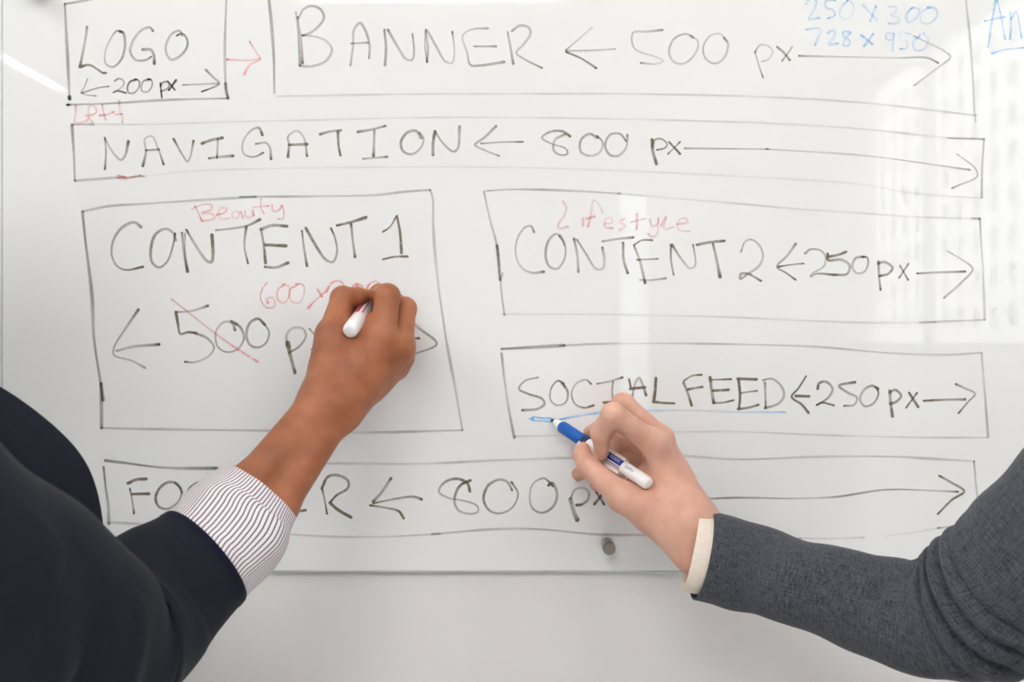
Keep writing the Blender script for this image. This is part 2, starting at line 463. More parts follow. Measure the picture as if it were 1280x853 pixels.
def write(name, label, strokes, inkname, width, cover, origin=(0, 0), scale=1.0):
    """strokes: lists of points; every stroke is a ribbon of ink lying on the glass"""
    V = []; Fc = []; A = []
    ox, oy = origin
    for st in strokes:
        wmul = 1.0; cmul = 1.0; ends = True
        if isinstance(st, tuple) and isinstance(st[0], list):
            st, wmul, cmul = st
        pts = [(ox + x / scale, oy + y / scale) for x, y in st]
        C = spline(pts)
        n = len(C)
        tg = np.gradient(C, axis=0)
        ln = np.linalg.norm(tg, axis=1, keepdims=True); ln[ln == 0] = 1
        tg = tg / ln
        nr = np.stack([-tg[:, 1], tg[:, 0]], 1)
        s = np.concatenate([[0], np.cumsum(np.linalg.norm(np.diff(C, axis=0), axis=1))])
        tot = s[-1] + 1e-6
        ph = rng.uniform(0, 6.28, 3)
        var = 0.5 + 0.5 * np.sin(s / 17.0 + ph[0]) * np.sin(s / 41.0 + ph[1])
        edge = (np.exp(-s / 7.0) * 0.5 + np.exp(-(tot - s) / 7.0) * 0.65) * (0.3 if name == 'box_outline' else 0.8)
        cv = 1 - np.sqrt(1 - np.clip(cover * cmul * (0.66 + 0.46 * var + edge), 0.03, 0.985))
        hw = 0.5 * width * wmul * (1.45 if name == 'box_outline' else 1.1) * (0.88 + 0.2 * np.sin(s / 23.0 + ph[2])) * np.clip(1 + 0.25 * edge, 1, 1.3)
        # rounded ends
        C2 = np.vstack([C[0] - tg[0] * hw[0] * 0.9, C[0] - tg[0] * hw[0] * 0.55, C, C[-1] + tg[-1] * hw[-1] * 0.55, C[-1] + tg[-1] * hw[-1] * 0.9])
        N2 = np.vstack([nr[0], nr[0], nr, nr[-1], nr[-1]])
        H2 = np.concatenate([[hw[0] * 0.35, hw[0] * 0.8], hw, [hw[-1] * 0.8, hw[-1] * 0.35]])
        A2 = np.concatenate([[cv[0]] * 2, cv, [cv[-1]] * 2])
        layer[0] = (layer[0] + 1) % 40
        y = -(0.00008 + layer[0] * 0.000006)
        b = len(V)
        for c, nn, h, a in zip(C2, N2, H2, A2):
            for sgn, am in ((-1, 0.72), (0, 1.0), (1, 0.72)):
                q = c + nn * h * sgn
                w = at(q[0], q[1]); V.append((w[0], y, w[2])); A.append(a * am)
        for i in range(len(C2) - 1):
            k = b + 3 * i
            Fc += [(k, k + 1, k + 4, k + 3), (k + 1, k + 2, k + 5, k + 4)]
    o = link(name, V, Fc, M[inkname], board)
    at_ = o.data.attributes.new('cover', 'FLOAT', 'POINT')
    at_.data.foreach_set('value', np.array(A, np.float32))
    o['label'] = label
    return o


# --- LOGO
write('box_outline', 'box drawn around LOGO', [([(81, 5), (84, 62), (87, 123)], 1.2, 1.0), [(81, 5), (100, 2), (118, -2)], [(283, -2), (281, 62), (282.5, 110), (285, 123)], ([(282, 105), (283, 115), (285.5, 123)], 1.3, 1), [(84.5, 131), (135, 129.5), (210, 125), (285, 123)], ([(84, 131.2), (86, 131.1)], 1.3, 1.6), ([(86.8, 121.5), (87.2, 123.5)], 1.3, 1.6)], 'ink_black', 2.4, 0.62)
write('lettering', 'handwritten word LOGO', [
    [(195, 135), (190, 180), (160, 335)], ([(160, 335), (205, 325), (245, 345), (275, 365), (290, 365)], 1.2, 1.25),
    [(372, 160), (345, 155), (310, 200), (285, 270), (290, 320), (325, 335), (365, 300), (385, 230), (376, 165), (360, 158)],
    [(525, 155), (510, 138), (470, 150), (425, 205), (412, 260), (440, 300), (490, 300), (515, 285)], ([(475, 248), (515, 250), (530, 280), (532, 318)], 1.1, 1.15),
    [(670, 178), (660, 155), (625, 165), (595, 210), (590, 260), (615, 298), (655, 285), (695, 235), (695, 195), (670, 168), (645, 178)]], 'ink_brown', 3.0, 0.72, (60, 0), 4)
write('lettering', 'handwritten size 200 px with arrows under LOGO', [
    ([(305, 432), (250, 440), (170, 465)], .8, .8), ([(198, 395), (180, 440), (165, 463), (195, 475), (240, 480)], .8, .8),
    [(335, 405), (355, 393), (378, 405), (375, 430), (325, 465), (345, 455), (390, 465)],
    [(440, 398), (410, 410), (397, 440), (405, 465), (430, 465), (455, 435), (455, 405), (438, 396)],
    [(510, 398), (480, 405), (467, 430), (470, 455), (495, 460), (520, 430), (518, 402), (498, 395)],
    [(562, 415), (565, 450), (570, 488)], [(562, 430), (580, 410), (605, 415), (600, 440), (565, 458)], [(598, 405), (635, 450)], [(640, 402), (605, 450)],
    ([(675, 425), (760, 422), (850, 418)], .8, .8), [(790, 350), (825, 385), (858, 418), (820, 440), (770, 458)]], 'ink_black', 2.6, 0.78, (60, 0), 4)
write('drawn_arrow', 'pink arrow beside the LOGO box', [[(895, 298), (1000, 302), (1060, 295)], [(1008, 208), (1040, 260), (1060, 295), (1010, 325), (980, 372)]], 'ink_red', 2.4, 0.56, (60, 0), 4)
write('lettering', 'pink handwritten word Left', [[(265, 130), (262, 250), (250, 350), (330, 355), (400, 335), (432, 300)], [(400, 265), (480, 255), (540, 215), (530, 160), (490, 130), (445, 140), (435, 230), (450, 300), (490, 350)], [(620, 115), (630, 200), (645, 260), (665, 318)], [(585, 262), (680, 250), (770, 215)], [(845, 62), (848, 150), (860, 235), (885, 270), (885, 350)], [(785, 248), (887, 240)]], 'ink_red', 2.3, 0.52, (70, 120), 10.667)
# --- BANNER
write('box_outline', 'box drawn around BANNER', [([(336, -2), (340, 37.5), (342.5, 75), (343, 116)], 1.2, 1.0), ([(346, 120.5), (407, 119.5), (495, 118), (640, 117.5), (800, 117.6), (960, 121.5), (1085, 129), (1165, 138), (1221, 144.5)], .85, .6),
    ([(1207, -2), (1212.5, 50), (1216, 100), (1218, 140), (1219.5, 152)], .9, .8)], 'ink_black', 2.4, 0.6)
write('lettering', 'handwritten word BANNER', [
    [(200, 62), (212, 180), (220, 325)], [(208, 85), (225, 200), (233, 315)], [(212, 90), (240, 45), (280, 30), (325, 50), (340, 90), (310, 135), (270, 165), (232, 178)], [(232, 178), (290, 182), (350, 205), (380, 250), (350, 305), (280, 332), (220, 330)],
    [(472, 328), (485, 230), (490, 150), (520, 115), (550, 160), (568, 230), (565, 290)], [(475, 218), (560, 213)],
    [(645, 325), (650, 240), (642, 150)], [(660, 150), (700, 220), (750, 295), (780, 300), (790, 260), (782, 170)],
    [(855, 310), (845, 230), (850, 150)], [(855, 310), (860, 240), (850, 150), (900, 230), (945, 305), (980, 315), (992, 260), (982, 160)],
    [(1160, 142), (1090, 145), (1050, 160), (1032, 185), (1055, 260), (1072, 325), (1120, 328), (1240, 310)], [(1090, 232), (1200, 232)],
    [(1258, 160), (1272, 235), (1286, 318)], [(1280, 155), (1320, 128), (1365, 140), (1372, 170), (1340, 220), (1302, 265), (1340, 295), (1430, 340)]], 'ink_brown', 3.0, 0.62, (320, 0), 4)
write('drawn_arrow', 'short arrow between BANNER and 500', [([(515, 245), (400, 252), (270, 255)], .8, .9), ([(400, 138), (300, 225), (270, 250)], .9, .9), ([(270, 260), (350, 295), (420, 340)], 1, 1.2)], 'ink_brown', 2.6, 0.62, (640, 0), 4)
write('lettering', 'handwritten number 500 beside BANNER', [
    [(752, 150), (680, 158), (605, 165), (607, 235), (640, 260), (720, 285), (755, 305), (720, 320), (645, 315)],
    [(905, 190), (870, 170), (810, 195), (785, 260), (810, 310), (860, 318), (915, 270), (930, 210), (895, 175)],
    [(1075, 205), (1040, 170), (990, 180), (955, 240), (970, 295), (1015, 318), (1060, 290), (1080, 220), (1060, 190)],
    ], 'ink_brown', 2.6, 0.58, (640, 0), 4)
write('lettering', 'handwritten px after 500 beside BANNER', [[(1215, 260), (1235, 330), (1255, 388)], [(1215, 260), (1240, 225), (1280, 230), (1304, 258), (1280, 298), (1250, 308)],
    [(1325, 235), (1355, 260), (1388, 300)], [(1400, 235), (1380, 265), (1350, 305)]], 'ink_brown', 2.6, 0.58, (640, 0), 4)
write('drawn_arrow', 'long thin arrow pointing along the BANNER box', [[(155, 280), (400, 285), (650, 290), (800, 290), (850, 315)], [(728, 180), (800, 215), (880, 255), (912, 285), (860, 330), (730, 428)]], 'ink_brown', 2.2, 0.6, (960, 0), 4)
write('lettering', 'faint blue handwritten sizes 250 x 300 and 728 x 950', [
    [(190, 20), (210, -8), (240, 5), (230, 50), (205, 95), (255, 90)], [(335, 2), (288, 5), (292, 40), (325, 50), (335, 75), (298, 93)], [(395, 5), (362, 45), (362, 85), (395, 95), (427, 60), (420, 15), (395, 0)], [(475, 25), (510, 65), (545, 100)], [(540, 30), (510, 105)],
    [(605, 35), (640, 35), (635, 65), (610, 75), (655, 90), (650, 115), (605, 118)], [(720, 40), (690, 75), (700, 110), (740, 90), (755, 45), (722, 38)], [(800, 40), (765, 65), (765, 110), (805, 118), (845, 75), (835, 42), (798, 38)],
    [(190, 148), (260, 145), (235, 225)], [(300, 165), (325, 150), (335, 175), (305, 220), (350, 218)], [(410, 160), (375, 160), (380, 185), (410, 205), (400, 230), (375, 225), (385, 195), (415, 165)], [(465, 175), (520, 220)], [(525, 170), (480, 230)],
    [(625, 170), (595, 165), (590, 195), (620, 200), (630, 165), (622, 250)], [(710, 170), (660, 165), (660, 195), (695, 205), (690, 240), (660, 245)], [(760, 180), (725, 215), (735, 250), (780, 245), (800, 200), (775, 165)]], 'ink_blue', 2.7, 0.50, (960, 0), 4)
write('lettering', 'blue handwritten letters An underlined at the side of the board', [[(1100, 235), (1115, 130), (1140, -10)], [(1140, -15), (1160, 60), (1185, 195)], [(1085, 105), (1180, 85)], [(1210, 195), (1215, 130), (1213, 60)], [(1215, 95), (1240, 60), (1257, 120), (1268, 190)], [(1288, 60), (1286, 190)], [(1120, 268), (1180, 250), (1290, 238)]], 'ink_blue', 2.8, 0.60, (960, 0), 4)
# --- NAVIGATION
write('box_outline', 'box drawn around NAVIGATION', [([(90, 157), (92.5, 195), (93.5, 226)], 1.2, 1.0), ([(90, 155.5), (117, 155.5)], 1.1, 1), ([(94, 226), (142, 222.5), (180, 220.5)], 1, .95),
    ([(112, 155.5), (185, 155.5), (285, 152.5), (380, 150.5), (520, 147.2), (640, 147), (800, 149.5), (960, 154.3), (1085, 162), (1185, 172.5), (1230, 174)], .8, .5), ([(1185, 172.5), (1230, 174)], .9, .7),
    ([(1230, 174.5), (1227.5, 212), (1227, 247)], .9, .85), ([(175, 220.8), (240, 214), (330, 211), (470, 209), (640, 209.5), (800, 214.5), (920, 220.5), (1070, 230), (1145, 242), (1226, 248)], .75, .4)], 'ink_black', 2.4, 0.6)
write('lettering', 'handwritten word NAVIGATION', [
    [(285, 690), (290, 760), (285, 845)], [(283, 690), (330, 770), (365, 800), (385, 780), (402, 708)], [(475, 830), (490, 760), (485, 695), (520, 682), (550, 740), (578, 822)], [(490, 752), (555, 748)], [(628, 695), (670, 770), (698, 808), (710, 790), (728, 705)],
    [(770, 718), (820, 700), (872, 690)], [(850, 695), (845, 790)], [(805, 792), (860, 785), (925, 780)], [(1072, 675), (1055, 640), (1020, 650), (975, 710), (980, 770), (1030, 785), (1075, 765)], ([(1040, 720), (1090, 715), (1110, 740), (1115, 795)], 1.1, 1.1),
    [(1200, 785), (1205, 720), (1200, 685), (1245, 655), (1280, 690), (1295, 780)], [(1205, 725), (1295, 722)], [(1362, 672), (1410, 658), (1465, 652)], [(1450, 658), (1452, 720), (1462, 778)], [(1550, 660), (1620, 648), (1688, 630)], [(1632, 655), (1628, 780)], [(1575, 795), (1630, 790), (1695, 785)],
    [(1865, 690), (1840, 655), (1795, 665), (1765, 710), (1775, 755), (1815, 772), (1860, 745), (1878, 695), (1858, 665)], [(1925, 775), (1925, 720), (1935, 658)], [(1935, 658), (1970, 710), (2025, 758), (2048, 745), (2058, 635)]], 'ink_brown', 3.2, 0.72, (60, 0), 4)
write('drawn_arrow', 'short arrow between NAVIGATION and 800', [[(-80, 632), (-140, 690), (-185, 725), (-140, 750), (-65, 780)], ([(-155, 718), (-40, 711), (55, 710)], .9, 1)], 'ink_brown', 2.9, 0.74, (640, 0), 4)
write('lettering', 'handwritten number 800 beside NAVIGATION', [
    [(290, 682), (255, 658), (190, 660), (150, 690), (200, 720), (270, 745), (277, 770), (240, 775), (208, 750), (215, 700), (265, 672)], [(425, 690), (390, 670), (345, 700), (345, 760), (395, 780), (440, 760), (452, 710), (425, 680)], [(570, 705), (540, 670), (490, 675), (465, 730), (490, 775), (530, 780), (570, 740), (577, 675)]], 'ink_brown', 2.9, 0.74, (640, 0), 4)
write('lettering', 'handwritten px after 800 beside NAVIGATION', [([(700, 700), (705, 760), (722, 820)], 1.2, 1.1), ([(700, 735), (715, 700), (745, 695), (775, 720), (765, 740), (725, 750)], 1.1, 1), [(785, 710), (840, 770)], [(840, 710), (780, 770)]], 'ink_brown', 2.9, 0.74, (640, 0), 4)
write('drawn_arrow', 'long faint arrow pointing along the NAVIGATION box', [([(856, 185.5), (960, 186.5)], 1.1, 1.2), [(958, 186.5), (1085, 195), (1160, 205), (1212, 212.5)], [(1196, 192.5), (1220, 212), (1221, 221), (1200, 231), (1190, 235.5)]], 'ink_brown', 2.1, 0.55)
write('drawn_mark', 'pink dash on the bottom line of the NAVIGATION box', [[(146, 222), (156, 223.5), (175, 219.5)], [(148, 219.5), (157, 222)]], 'ink_red', 2.4, 0.46)
# --- CONTENT 1
write('box_outline', 'box drawn around CONTENT 1', [([(103, 265), (107.5, 307), (115, 370), (117.5, 422), (126, 480), (129, 500)], 1.25, 1.1), ([(126.5, 480), (127, 535)], 1.2, 1.1),
    ([(103.7, 264.5), (135, 258), (180, 255), (240, 251), (320, 246)], .9, .8), ([(300, 246.2), (395, 245.5), (470, 244), (505, 240), (537.5, 237.5)], .85, .8), ([(537.5, 237.5), (541, 247.5), (541.5, 282), (546, 340), (554, 400), (559, 432), (568, 480), (578, 538)], 1, .75),
    ([(126, 535), (180, 536.5), (280, 538), (325, 538.5), (450, 541), (578, 538)], .95, .75)], 'ink_black', 2.6, 0.64)
write('lettering', 'handwritten words CONTENT 1', [
    [(385, 255), (350, 232), (290, 260), (248, 320), (238, 390), (265, 450), (310, 470), (395, 455)], [(560, 322), (545, 285), (510, 265), (460, 290), (435, 360), (440, 430), (475, 458), (515, 430), (545, 350), (556, 288)],
    [(590, 285), (600, 380), (618, 478)], ([(605, 290), (606, 400), (616, 470)], .7, .8), ([(612, 270), (660, 350), (715, 425), (738, 430), (745, 380), (740, 295)], 1.1, 1.1),
    [(760, 272), (850, 262), (920, 248), (980, 218)], [(912, 255), (902, 350), (920, 438)], [(985, 265), (1000, 350), (1008, 435)], [(985, 268), (1040, 248), (1115, 252)], [(1005, 345), (1110, 350)], [(1005, 455), (1060, 458), (1120, 435)],
    [(1190, 275), (1200, 360), (1215, 450)], [(1210, 262), (1260, 350), (1310, 420), (1345, 430), (1365, 380), (1355, 310), (1335, 262)], [(1365, 248), (1440, 230), (1510, 208)], ([(1435, 240), (1445, 330), (1455, 405)], 1.2, 1),
    ([(1595, 280), (1630, 255), (1660, 205)], .8, 1.2), ([(1665, 200), (1680, 280), (1688, 385)], .95, 1.3), ([(1595, 418), (1650, 405), (1718, 403)], .9, 1.2)], 'ink_brown', 3.4, 0.78, (80, 220), 4)
write('lettering', 'pink handwritten word Beauty', [[(655, 150), (675, 190), (690, 225)], [(640, 165), (690, 145), (735, 145), (740, 165), (690, 185), (740, 190), (755, 210), (720, 222), (690, 225)], [(765, 195), (800, 185), (815, 165), (790, 160), (770, 185), (785, 215), (825, 212)], [(880, 180), (850, 180), (840, 205), (865, 210), (885, 180), (895, 210)], [(905, 175), (910, 205), (935, 205), (945, 170), (950, 200)], [(985, 115), (985, 160), (1000, 188)], [(945, 157), (1025, 150)], [(1040, 145), (1045, 175), (1070, 175), (1090, 150)], [(1090, 150), (1100, 185), (1095, 215), (1070, 215)]], 'ink_red', 2.4, 0.50, (80, 220), 4)
write('lettering', 'red handwritten size 600 x 200 beside the red marker', [[(55, 535), (30, 570), (25, 620), (55, 660), (95, 650), (85, 610), (55, 615), (60, 635)], [(140, 545), (110, 570), (110, 620), (140, 635), (165, 600), (165, 555), (138, 540)], [(205, 545), (170, 570), (175, 625), (215, 635), (240, 595), (235, 545), (198, 540)], [(308, 568), (330, 605)], [(348, 580), (300, 620), (260, 662)],
    ([(350, 580), (380, 535), (415, 525), (440, 548), (425, 590), (385, 615), (450, 610)], 1.1, 1.2), ([(515, 555), (490, 548), (478, 575), (500, 610), (535, 590), (530, 550), (500, 540)], 1.1, 1.2), ([(555, 560), (575, 535), (605, 530), (625, 560), (590, 590), (560, 570)], 1.1, 1.2)], 'ink_red', 2.4, 0.60, (320, 220), 4)
write('lettering', 'handwritten size 500 px inside the CONTENT 1 box', [
    [(720, 90), (640, 115), (560, 122)], ([(560, 122), (570, 180), (582, 230), (620, 222), (658, 226)], 1.25, 1.25), [(658, 226), (720, 255), (750, 300), (720, 345), (650, 372), (605, 370)],
    [(855, 210), (840, 175), (800, 172), (760, 220), (770, 295), (820, 322), (875, 300), (900, 250), (880, 195), (838, 168)], [(1005, 185), (970, 155), (930, 175), (912, 230), (930, 285), (970, 298), (1010, 275), (1025, 220), (1000, 180)],
    ([(1120, 275), (1130, 330), (1155, 425)], 1.7, 1), [(1115, 290), (1115, 230), (1150, 200), (1195, 205), (1210, 240), (1180, 290), (1125, 325)], [(1228, 205), (1300, 290)], [(1240, 310), (1300, 235)]], 'ink_brown', 3.2, 0.78, (80, 360), 4)
write('drawn_arrow', 'arrow at the near end of the CONTENT 1 box before 500', [[(265, 315), (340, 295), (475, 283)], [(372, 110), (300, 215), (250, 300), (250, 335), (340, 365), (405, 400)]], 'ink_black', 3.2, 0.64, (80, 360), 4)
write('drawn_arrow', 'arrow behind the hand holding the red marker', [[(488, 425), (524, 423)], [(508, 396), (523, 410), (546, 430), (518, 443), (505, 450)]], 'ink_brown', 3.0, 0.8)
write('drawn_mark', 'red stroke crossing out 500', [[(540, 58), (620, 120), (720, 200), (850, 295), (970, 370)]], 'ink_red', 2.5, 0.62, (80, 360), 4)
# --- CONTENT 2
write('box_outline', 'box drawn around CONTENT 2', [([(20, 78), (50, 220), (85, 350), (100, 520)], 1, 1), ([(85, 350), (100, 520)], 1.2, 1), ([(113, 488), (104, 530), (122, 698)], .9, .9), ([(35, 75), (160, 68), (400, 72), (700, 88)], .9, .9), ([(690, 88), (1000, 115), (1280, 138), (1580, 165), (1880, 185), (2180, 205), (2495, 215)], .8, .5), ([(2460, 213), (2497, 215)], 1, .7),
    ([(2498, 212), (2510, 400), (2520, 600), (2523, 720)], .95, .75), ([(108, 692), (500, 692), (900, 698), (1280, 708), (1580, 722), (1980, 735), (2280, 732)], .75, .5), ([(2200, 733), (2523, 720)], .85, .75)], 'ink_black', 2.4, 0.6, (600, 220), 4)
write('lettering', 'handwritten words CONTENT 2', [
    [(270, 280), (255, 252), (225, 258), (185, 320), (180, 400), (210, 460), (260, 485), (318, 480)], [(420, 345), (405, 300), (375, 292), (340, 330), (328, 400), (345, 450), (385, 465), (420, 420), (425, 345), (395, 300)], [(470, 315), (485, 390), (492, 480)], [(485, 320), (530, 390), (580, 465), (612, 465), (622, 430), (612, 360)],
    [(612, 328), (690, 315), (765, 308)], [(715, 335), (718, 420), (738, 485)], [(770, 348), (800, 430), (825, 535)], [(770, 345), (810, 322), (862, 322)], [(785, 420), (888, 415)], ([(800, 520), (850, 522), (928, 512)], .8, .8), [(955, 345), (955, 420), (968, 495)], [(960, 345), (1010, 420), (1050, 462), (1075, 450), (1075, 400), (1065, 345)],
    [(1085, 345), (1150, 332), (1222, 325)], ([(1165, 340), (1185, 430), (1200, 505)], 1.2, 1.05), [(1305, 380), (1325, 330), (1355, 318), (1395, 345), (1415, 400), (1395, 450), (1340, 490), (1300, 515), (1305, 490), (1340, 490), (1405, 525)]], 'ink_brown', 3.0, 0.68, (600, 220), 4)
write('lettering', 'faint pink handwritten word Lifestyle', [[(415, 128), (432, 160), (420, 200), (390, 250), (402, 262), (438, 255)], [(515, 212), (516, 248)], [(540, 252), (556, 185), (568, 122), (595, 145), (612, 182)], [(532, 215), (572, 203)], [(620, 240), (660, 235), (655, 210), (630, 215), (625, 255), (662, 262)], [(722, 215), (700, 228), (725, 250), (700, 272)], [(785, 190), (783, 265)], [(755, 232), (825, 213)], [(850, 220), (860, 250), (885, 245), (892, 212)], [(892, 212), (885, 290), (862, 305), (840, 290)], [(905, 252), (930, 205), (920, 265), (968, 255)], [(985, 242), (1040, 230), (1020, 210), (990, 228), (995, 270), (1048, 278)]], 'ink_red', 2.6, 0.44, (600, 220), 4)
write('lettering', 'handwritten size 250 px with arrows beside CONTENT 2', [
    ([(338, 438), (270, 445), (210, 455)], 1, 1.1), ([(298, 340), (255, 400), (205, 455), (250, 485), (298, 520)], 1.05, 1.15), [(345, 388), (370, 368), (420, 372), (445, 400), (440, 450), (380, 490), (372, 505), (400, 490), (490, 495)], ([(458, 390), (460, 420), (530, 420), (568, 450), (555, 490), (490, 495)], 1.1, 1.1), [(460, 405), (510, 395), (550, 380)], [(640, 405), (600, 410), (582, 450), (600, 485), (640, 480), (660, 440), (655, 408), (630, 405)],
    [(712, 430), (715, 500), (722, 570)], [(710, 440), (740, 430), (782, 460), (760, 490), (718, 500)], [(820, 450), (860, 520)], [(862, 440), (815, 510)], ([(905, 488), (1030, 482), (1145, 478)], .9, 1), ([(1060, 378), (1130, 420), (1183, 465), (1130, 530), (1040, 610)], .9, .9)], 'ink_brown', 2.8, 0.70, (920, 220), 4)
# --- SOCIAL FEED
write('box_outline', 'box drawn around SOCIAL FEED', [([(108, 66), (300, 55), (420, 48)], 1.3, 1.1), ([(400, 49), (600, 40), (900, 38), (1280, 42), (1680, 55), (2080, 88), (2330, 95), (2505, 85)], .85, .75), ([(108, 90), (120, 200), (150, 400), (172, 510)], 1.1, 1.0), ([(175, 503), (420, 497), (950, 482), (1280, 480), (1730, 497), (2180, 508), (2535, 508)], .8, .6), ([(2508, 88), (2520, 250), (2540, 505)], .95, .85)], 'ink_black', 2.4, 0.6, (600, 420), 4)
write('lettering', 'handwritten words SOCIAL FEED', [
    [(290, 208), (225, 225), (195, 265), (240, 290), (310, 315), (322, 340), (290, 365), (212, 372)], [(420, 240), (390, 225), (355, 265), (355, 325), (390, 348), (430, 330), (438, 280), (410, 235)], [(555, 240), (530, 220), (480, 240), (458, 290), (475, 340), (520, 360), (568, 348)], [(585, 240), (640, 230), (712, 208)], [(665, 230), (660, 280), (668, 332)], ([(618, 334), (690, 330)], 1, 1.3),
    [(745, 218), (755, 262)], [(762, 300), (778, 230), (795, 210), (815, 250), (830, 297)], [(750, 265), (825, 258)], ([(880, 212), (875, 280), (868, 330)], 1.15, 1.25), ([(868, 330), (920, 336), (972, 338)], 1.1, 1.2), [(1018, 235), (1040, 290), (1058, 348)], [(1020, 225), (1060, 200), (1108, 195)], [(1040, 268), (1112, 255)],
    ([(1150, 208), (1158, 270), (1168, 335)], 1.15, 1.2), ([(1152, 220), (1255, 217)], 1, 1.2), ([(1165, 275), (1242, 270)], 1, 1.1), [(1168, 335), (1210, 335), (1268, 322)], ([(1292, 215), (1300, 300), (1295, 365)], 1.1, 1.25), ([(1288, 215), (1382, 218)], 1, 1.2), [(1298, 286), (1385, 275)], [(1290, 366), (1340, 360), (1392, 345)],
    [(1425, 235), (1428, 355)], [(1415, 222), (1460, 215), (1505, 250), (1520, 300), (1490, 340), (1425, 362)]], 'ink_brown', 2.9, 0.76, (600, 420), 4)
write('lettering', 'handwritten size 250 px with arrows beside SOCIAL FEED', [
    ([(350, 202), (310, 265), (278, 305), (330, 345), (362, 385)], 1, 1.2), ([(298, 301), (365, 303)], 1.2, 1.3), [(408, 265), (415, 238), (450, 230), (482, 265), (460, 310), (400, 348), (430, 335), (490, 348)], [(595, 232), (515, 250), (560, 285), (605, 310), (590, 345), (540, 350)], [(710, 265), (680, 250), (640, 270), (620, 320), (645, 352), (690, 335), (712, 285), (698, 255)],
    ([(768, 275), (772, 330), (782, 402)], 1.1, .9), [(768, 285), (795, 270), (825, 300), (800, 330), (770, 340)], [(865, 285), (910, 355)], [(905, 285), (850, 360)], ([(938, 325), (1040, 320), (1145, 318)], .95, 1), ([(1100, 242), (1150, 265), (1195, 290), (1160, 330), (1112, 387)], 1, 1)], 'ink_brown', 2.9, 0.84, (920, 420), 4)
write('drawn_line', 'pale blue underline beneath SOCIAL FEED', [([(400, 418), (520, 395), (620, 382)], 1.1, 1.3), [(610, 383), (860, 374), (1000, 372), (1280, 381), (1525, 382)]], 'ink_blue', 2.3, 0.52, (600, 420), 4)
write('drawn_mark', 'fresh blue squiggle at the tip of the blue marker', [[(248, 413), (270, 420), (262, 407), (300, 410), (352, 412)], [(250, 416), (262, 424), (300, 425), (352, 430)]], 'ink_blue', 2.2, 0.85, (600, 420), 4)
# --- FOOTER
write('box_outline', 'box drawn around FOOTER', [([(132, 576), (157.5, 579), (200, 584.5), (240, 585.7), (270, 585.5)], 1.25, 1.2), ([(268, 585.5), (340, 582), (412, 579.7), (525, 580), (625, 575.5), (720, 572.5), (842, 569.7), (920, 574.5), (1020, 571.3), (1120, 571.3), (1217.5, 577)], .95, .7), ([(129.5, 584), (132.5, 612), (135.5, 632), (136, 655)], 1.2, 1.2),
    ([(137, 653.5), (170, 655), (260, 664), (360, 668)], 1, .8), ([(360, 668), (400, 670.5), (475, 671.5), (550, 667.5)], .9, .7), ([(540, 668), (625, 661.5), (675, 662), (720, 666), (750, 668.5), (806, 669), (900, 672), (1000, 673)], 1, .85), ([(1000, 673), (1045, 673.5), (1080, 672)], .8, .6), ([(1107, 670.5), (1145, 665.5), (1175, 660)], .7, .5), ([(1172, 660.5), (1200, 657), (1226, 649.5)], .95, .9), ([(1217.5, 577), (1220, 607), (1226, 649)], 1.05, .9)], 'ink_black', 2.4, 0.62)
write('lettering', 'handwritten word FOOTER partly behind the striped cuff', [
    [(250, 245), (262, 310), (270, 368)], [(240, 218), (280, 200), (332, 196)], [(260, 272), (345, 270)], [(510, 265), (490, 222), (445, 212), (400, 240), (378, 295), (395, 335), (440, 345), (490, 310), (508, 255), (475, 215)],
    [(650, 265), (630, 222), (585, 215), (545, 245), (530, 295), (545, 335), (590, 345), (635, 310), (650, 255)], [(690, 235), (810, 225), (920, 215)], [(795, 230), (800, 300), (810, 365)], [(975, 230), (985, 300), (995, 360)], [(975, 228), (1040, 215), (1095, 215)], [(985, 290), (1085, 285)], [(995, 360), (1060, 362), (1128, 352)],
    [(1210, 240), (1225, 310), (1235, 370)], [(1208, 245), (1240, 185), (1290, 178), (1340, 205), (1340, 240), (1280, 280), (1250, 315)], ([(1250, 315), (1290, 350), (1355, 388)], 1.05, 1.2)], 'ink_brown', 3.2, 0.84, (100, 550), 4)
write('lettering', 'handwritten size 800 px with a short arrow beside FOOTER', [
    [(355, 193), (310, 260), (265, 310)], [(508, 298), (470, 285), (380, 295), (265, 318)], ([(250, 328), (330, 340), (395, 358), (418, 392)], 1.15, 1.25), [(750, 258), (735, 215), (680, 195), (620, 215), (595, 260), (640, 290), (720, 305), (785, 330), (790, 360), (740, 370), (690, 350), (672, 300), (700, 230), (752, 203)],
    [(960, 252), (935, 210), (895, 200), (840, 230), (818, 300), (850, 355), (900, 368), (960, 340), (990, 270), (958, 212)], [(1165, 232), (1120, 193), (1065, 220), (1048, 290), (1065, 345), (1110, 365), (1165, 335), (1185, 270), (1160, 215), (1142, 228)],
    ([(1252, 297), (1270, 365), (1286, 400)], 1.5, .85), [(1256, 290), (1272, 252), (1310, 240), (1342, 258), (1340, 298), (1310, 322), (1283, 327)], [(1372, 322), (1420, 262)], [(1382, 262), (1420, 322)]], 'ink_brown', 3.1, 0.80, (400, 550), 4)
write('drawn_arrow', 'long arrow pointing along the FOOTER box', [[(800, 629), (861, 625), (920, 622.5), (995, 623.3), (1045, 621.3), (1107, 612.5), (1170, 613.8), (1197, 615)], ([(1174, 595), (1190, 604), (1205, 614.5), (1190, 625), (1172, 643)], 1.1, 1.15)], 'ink_brown', 2.5, 0.74)


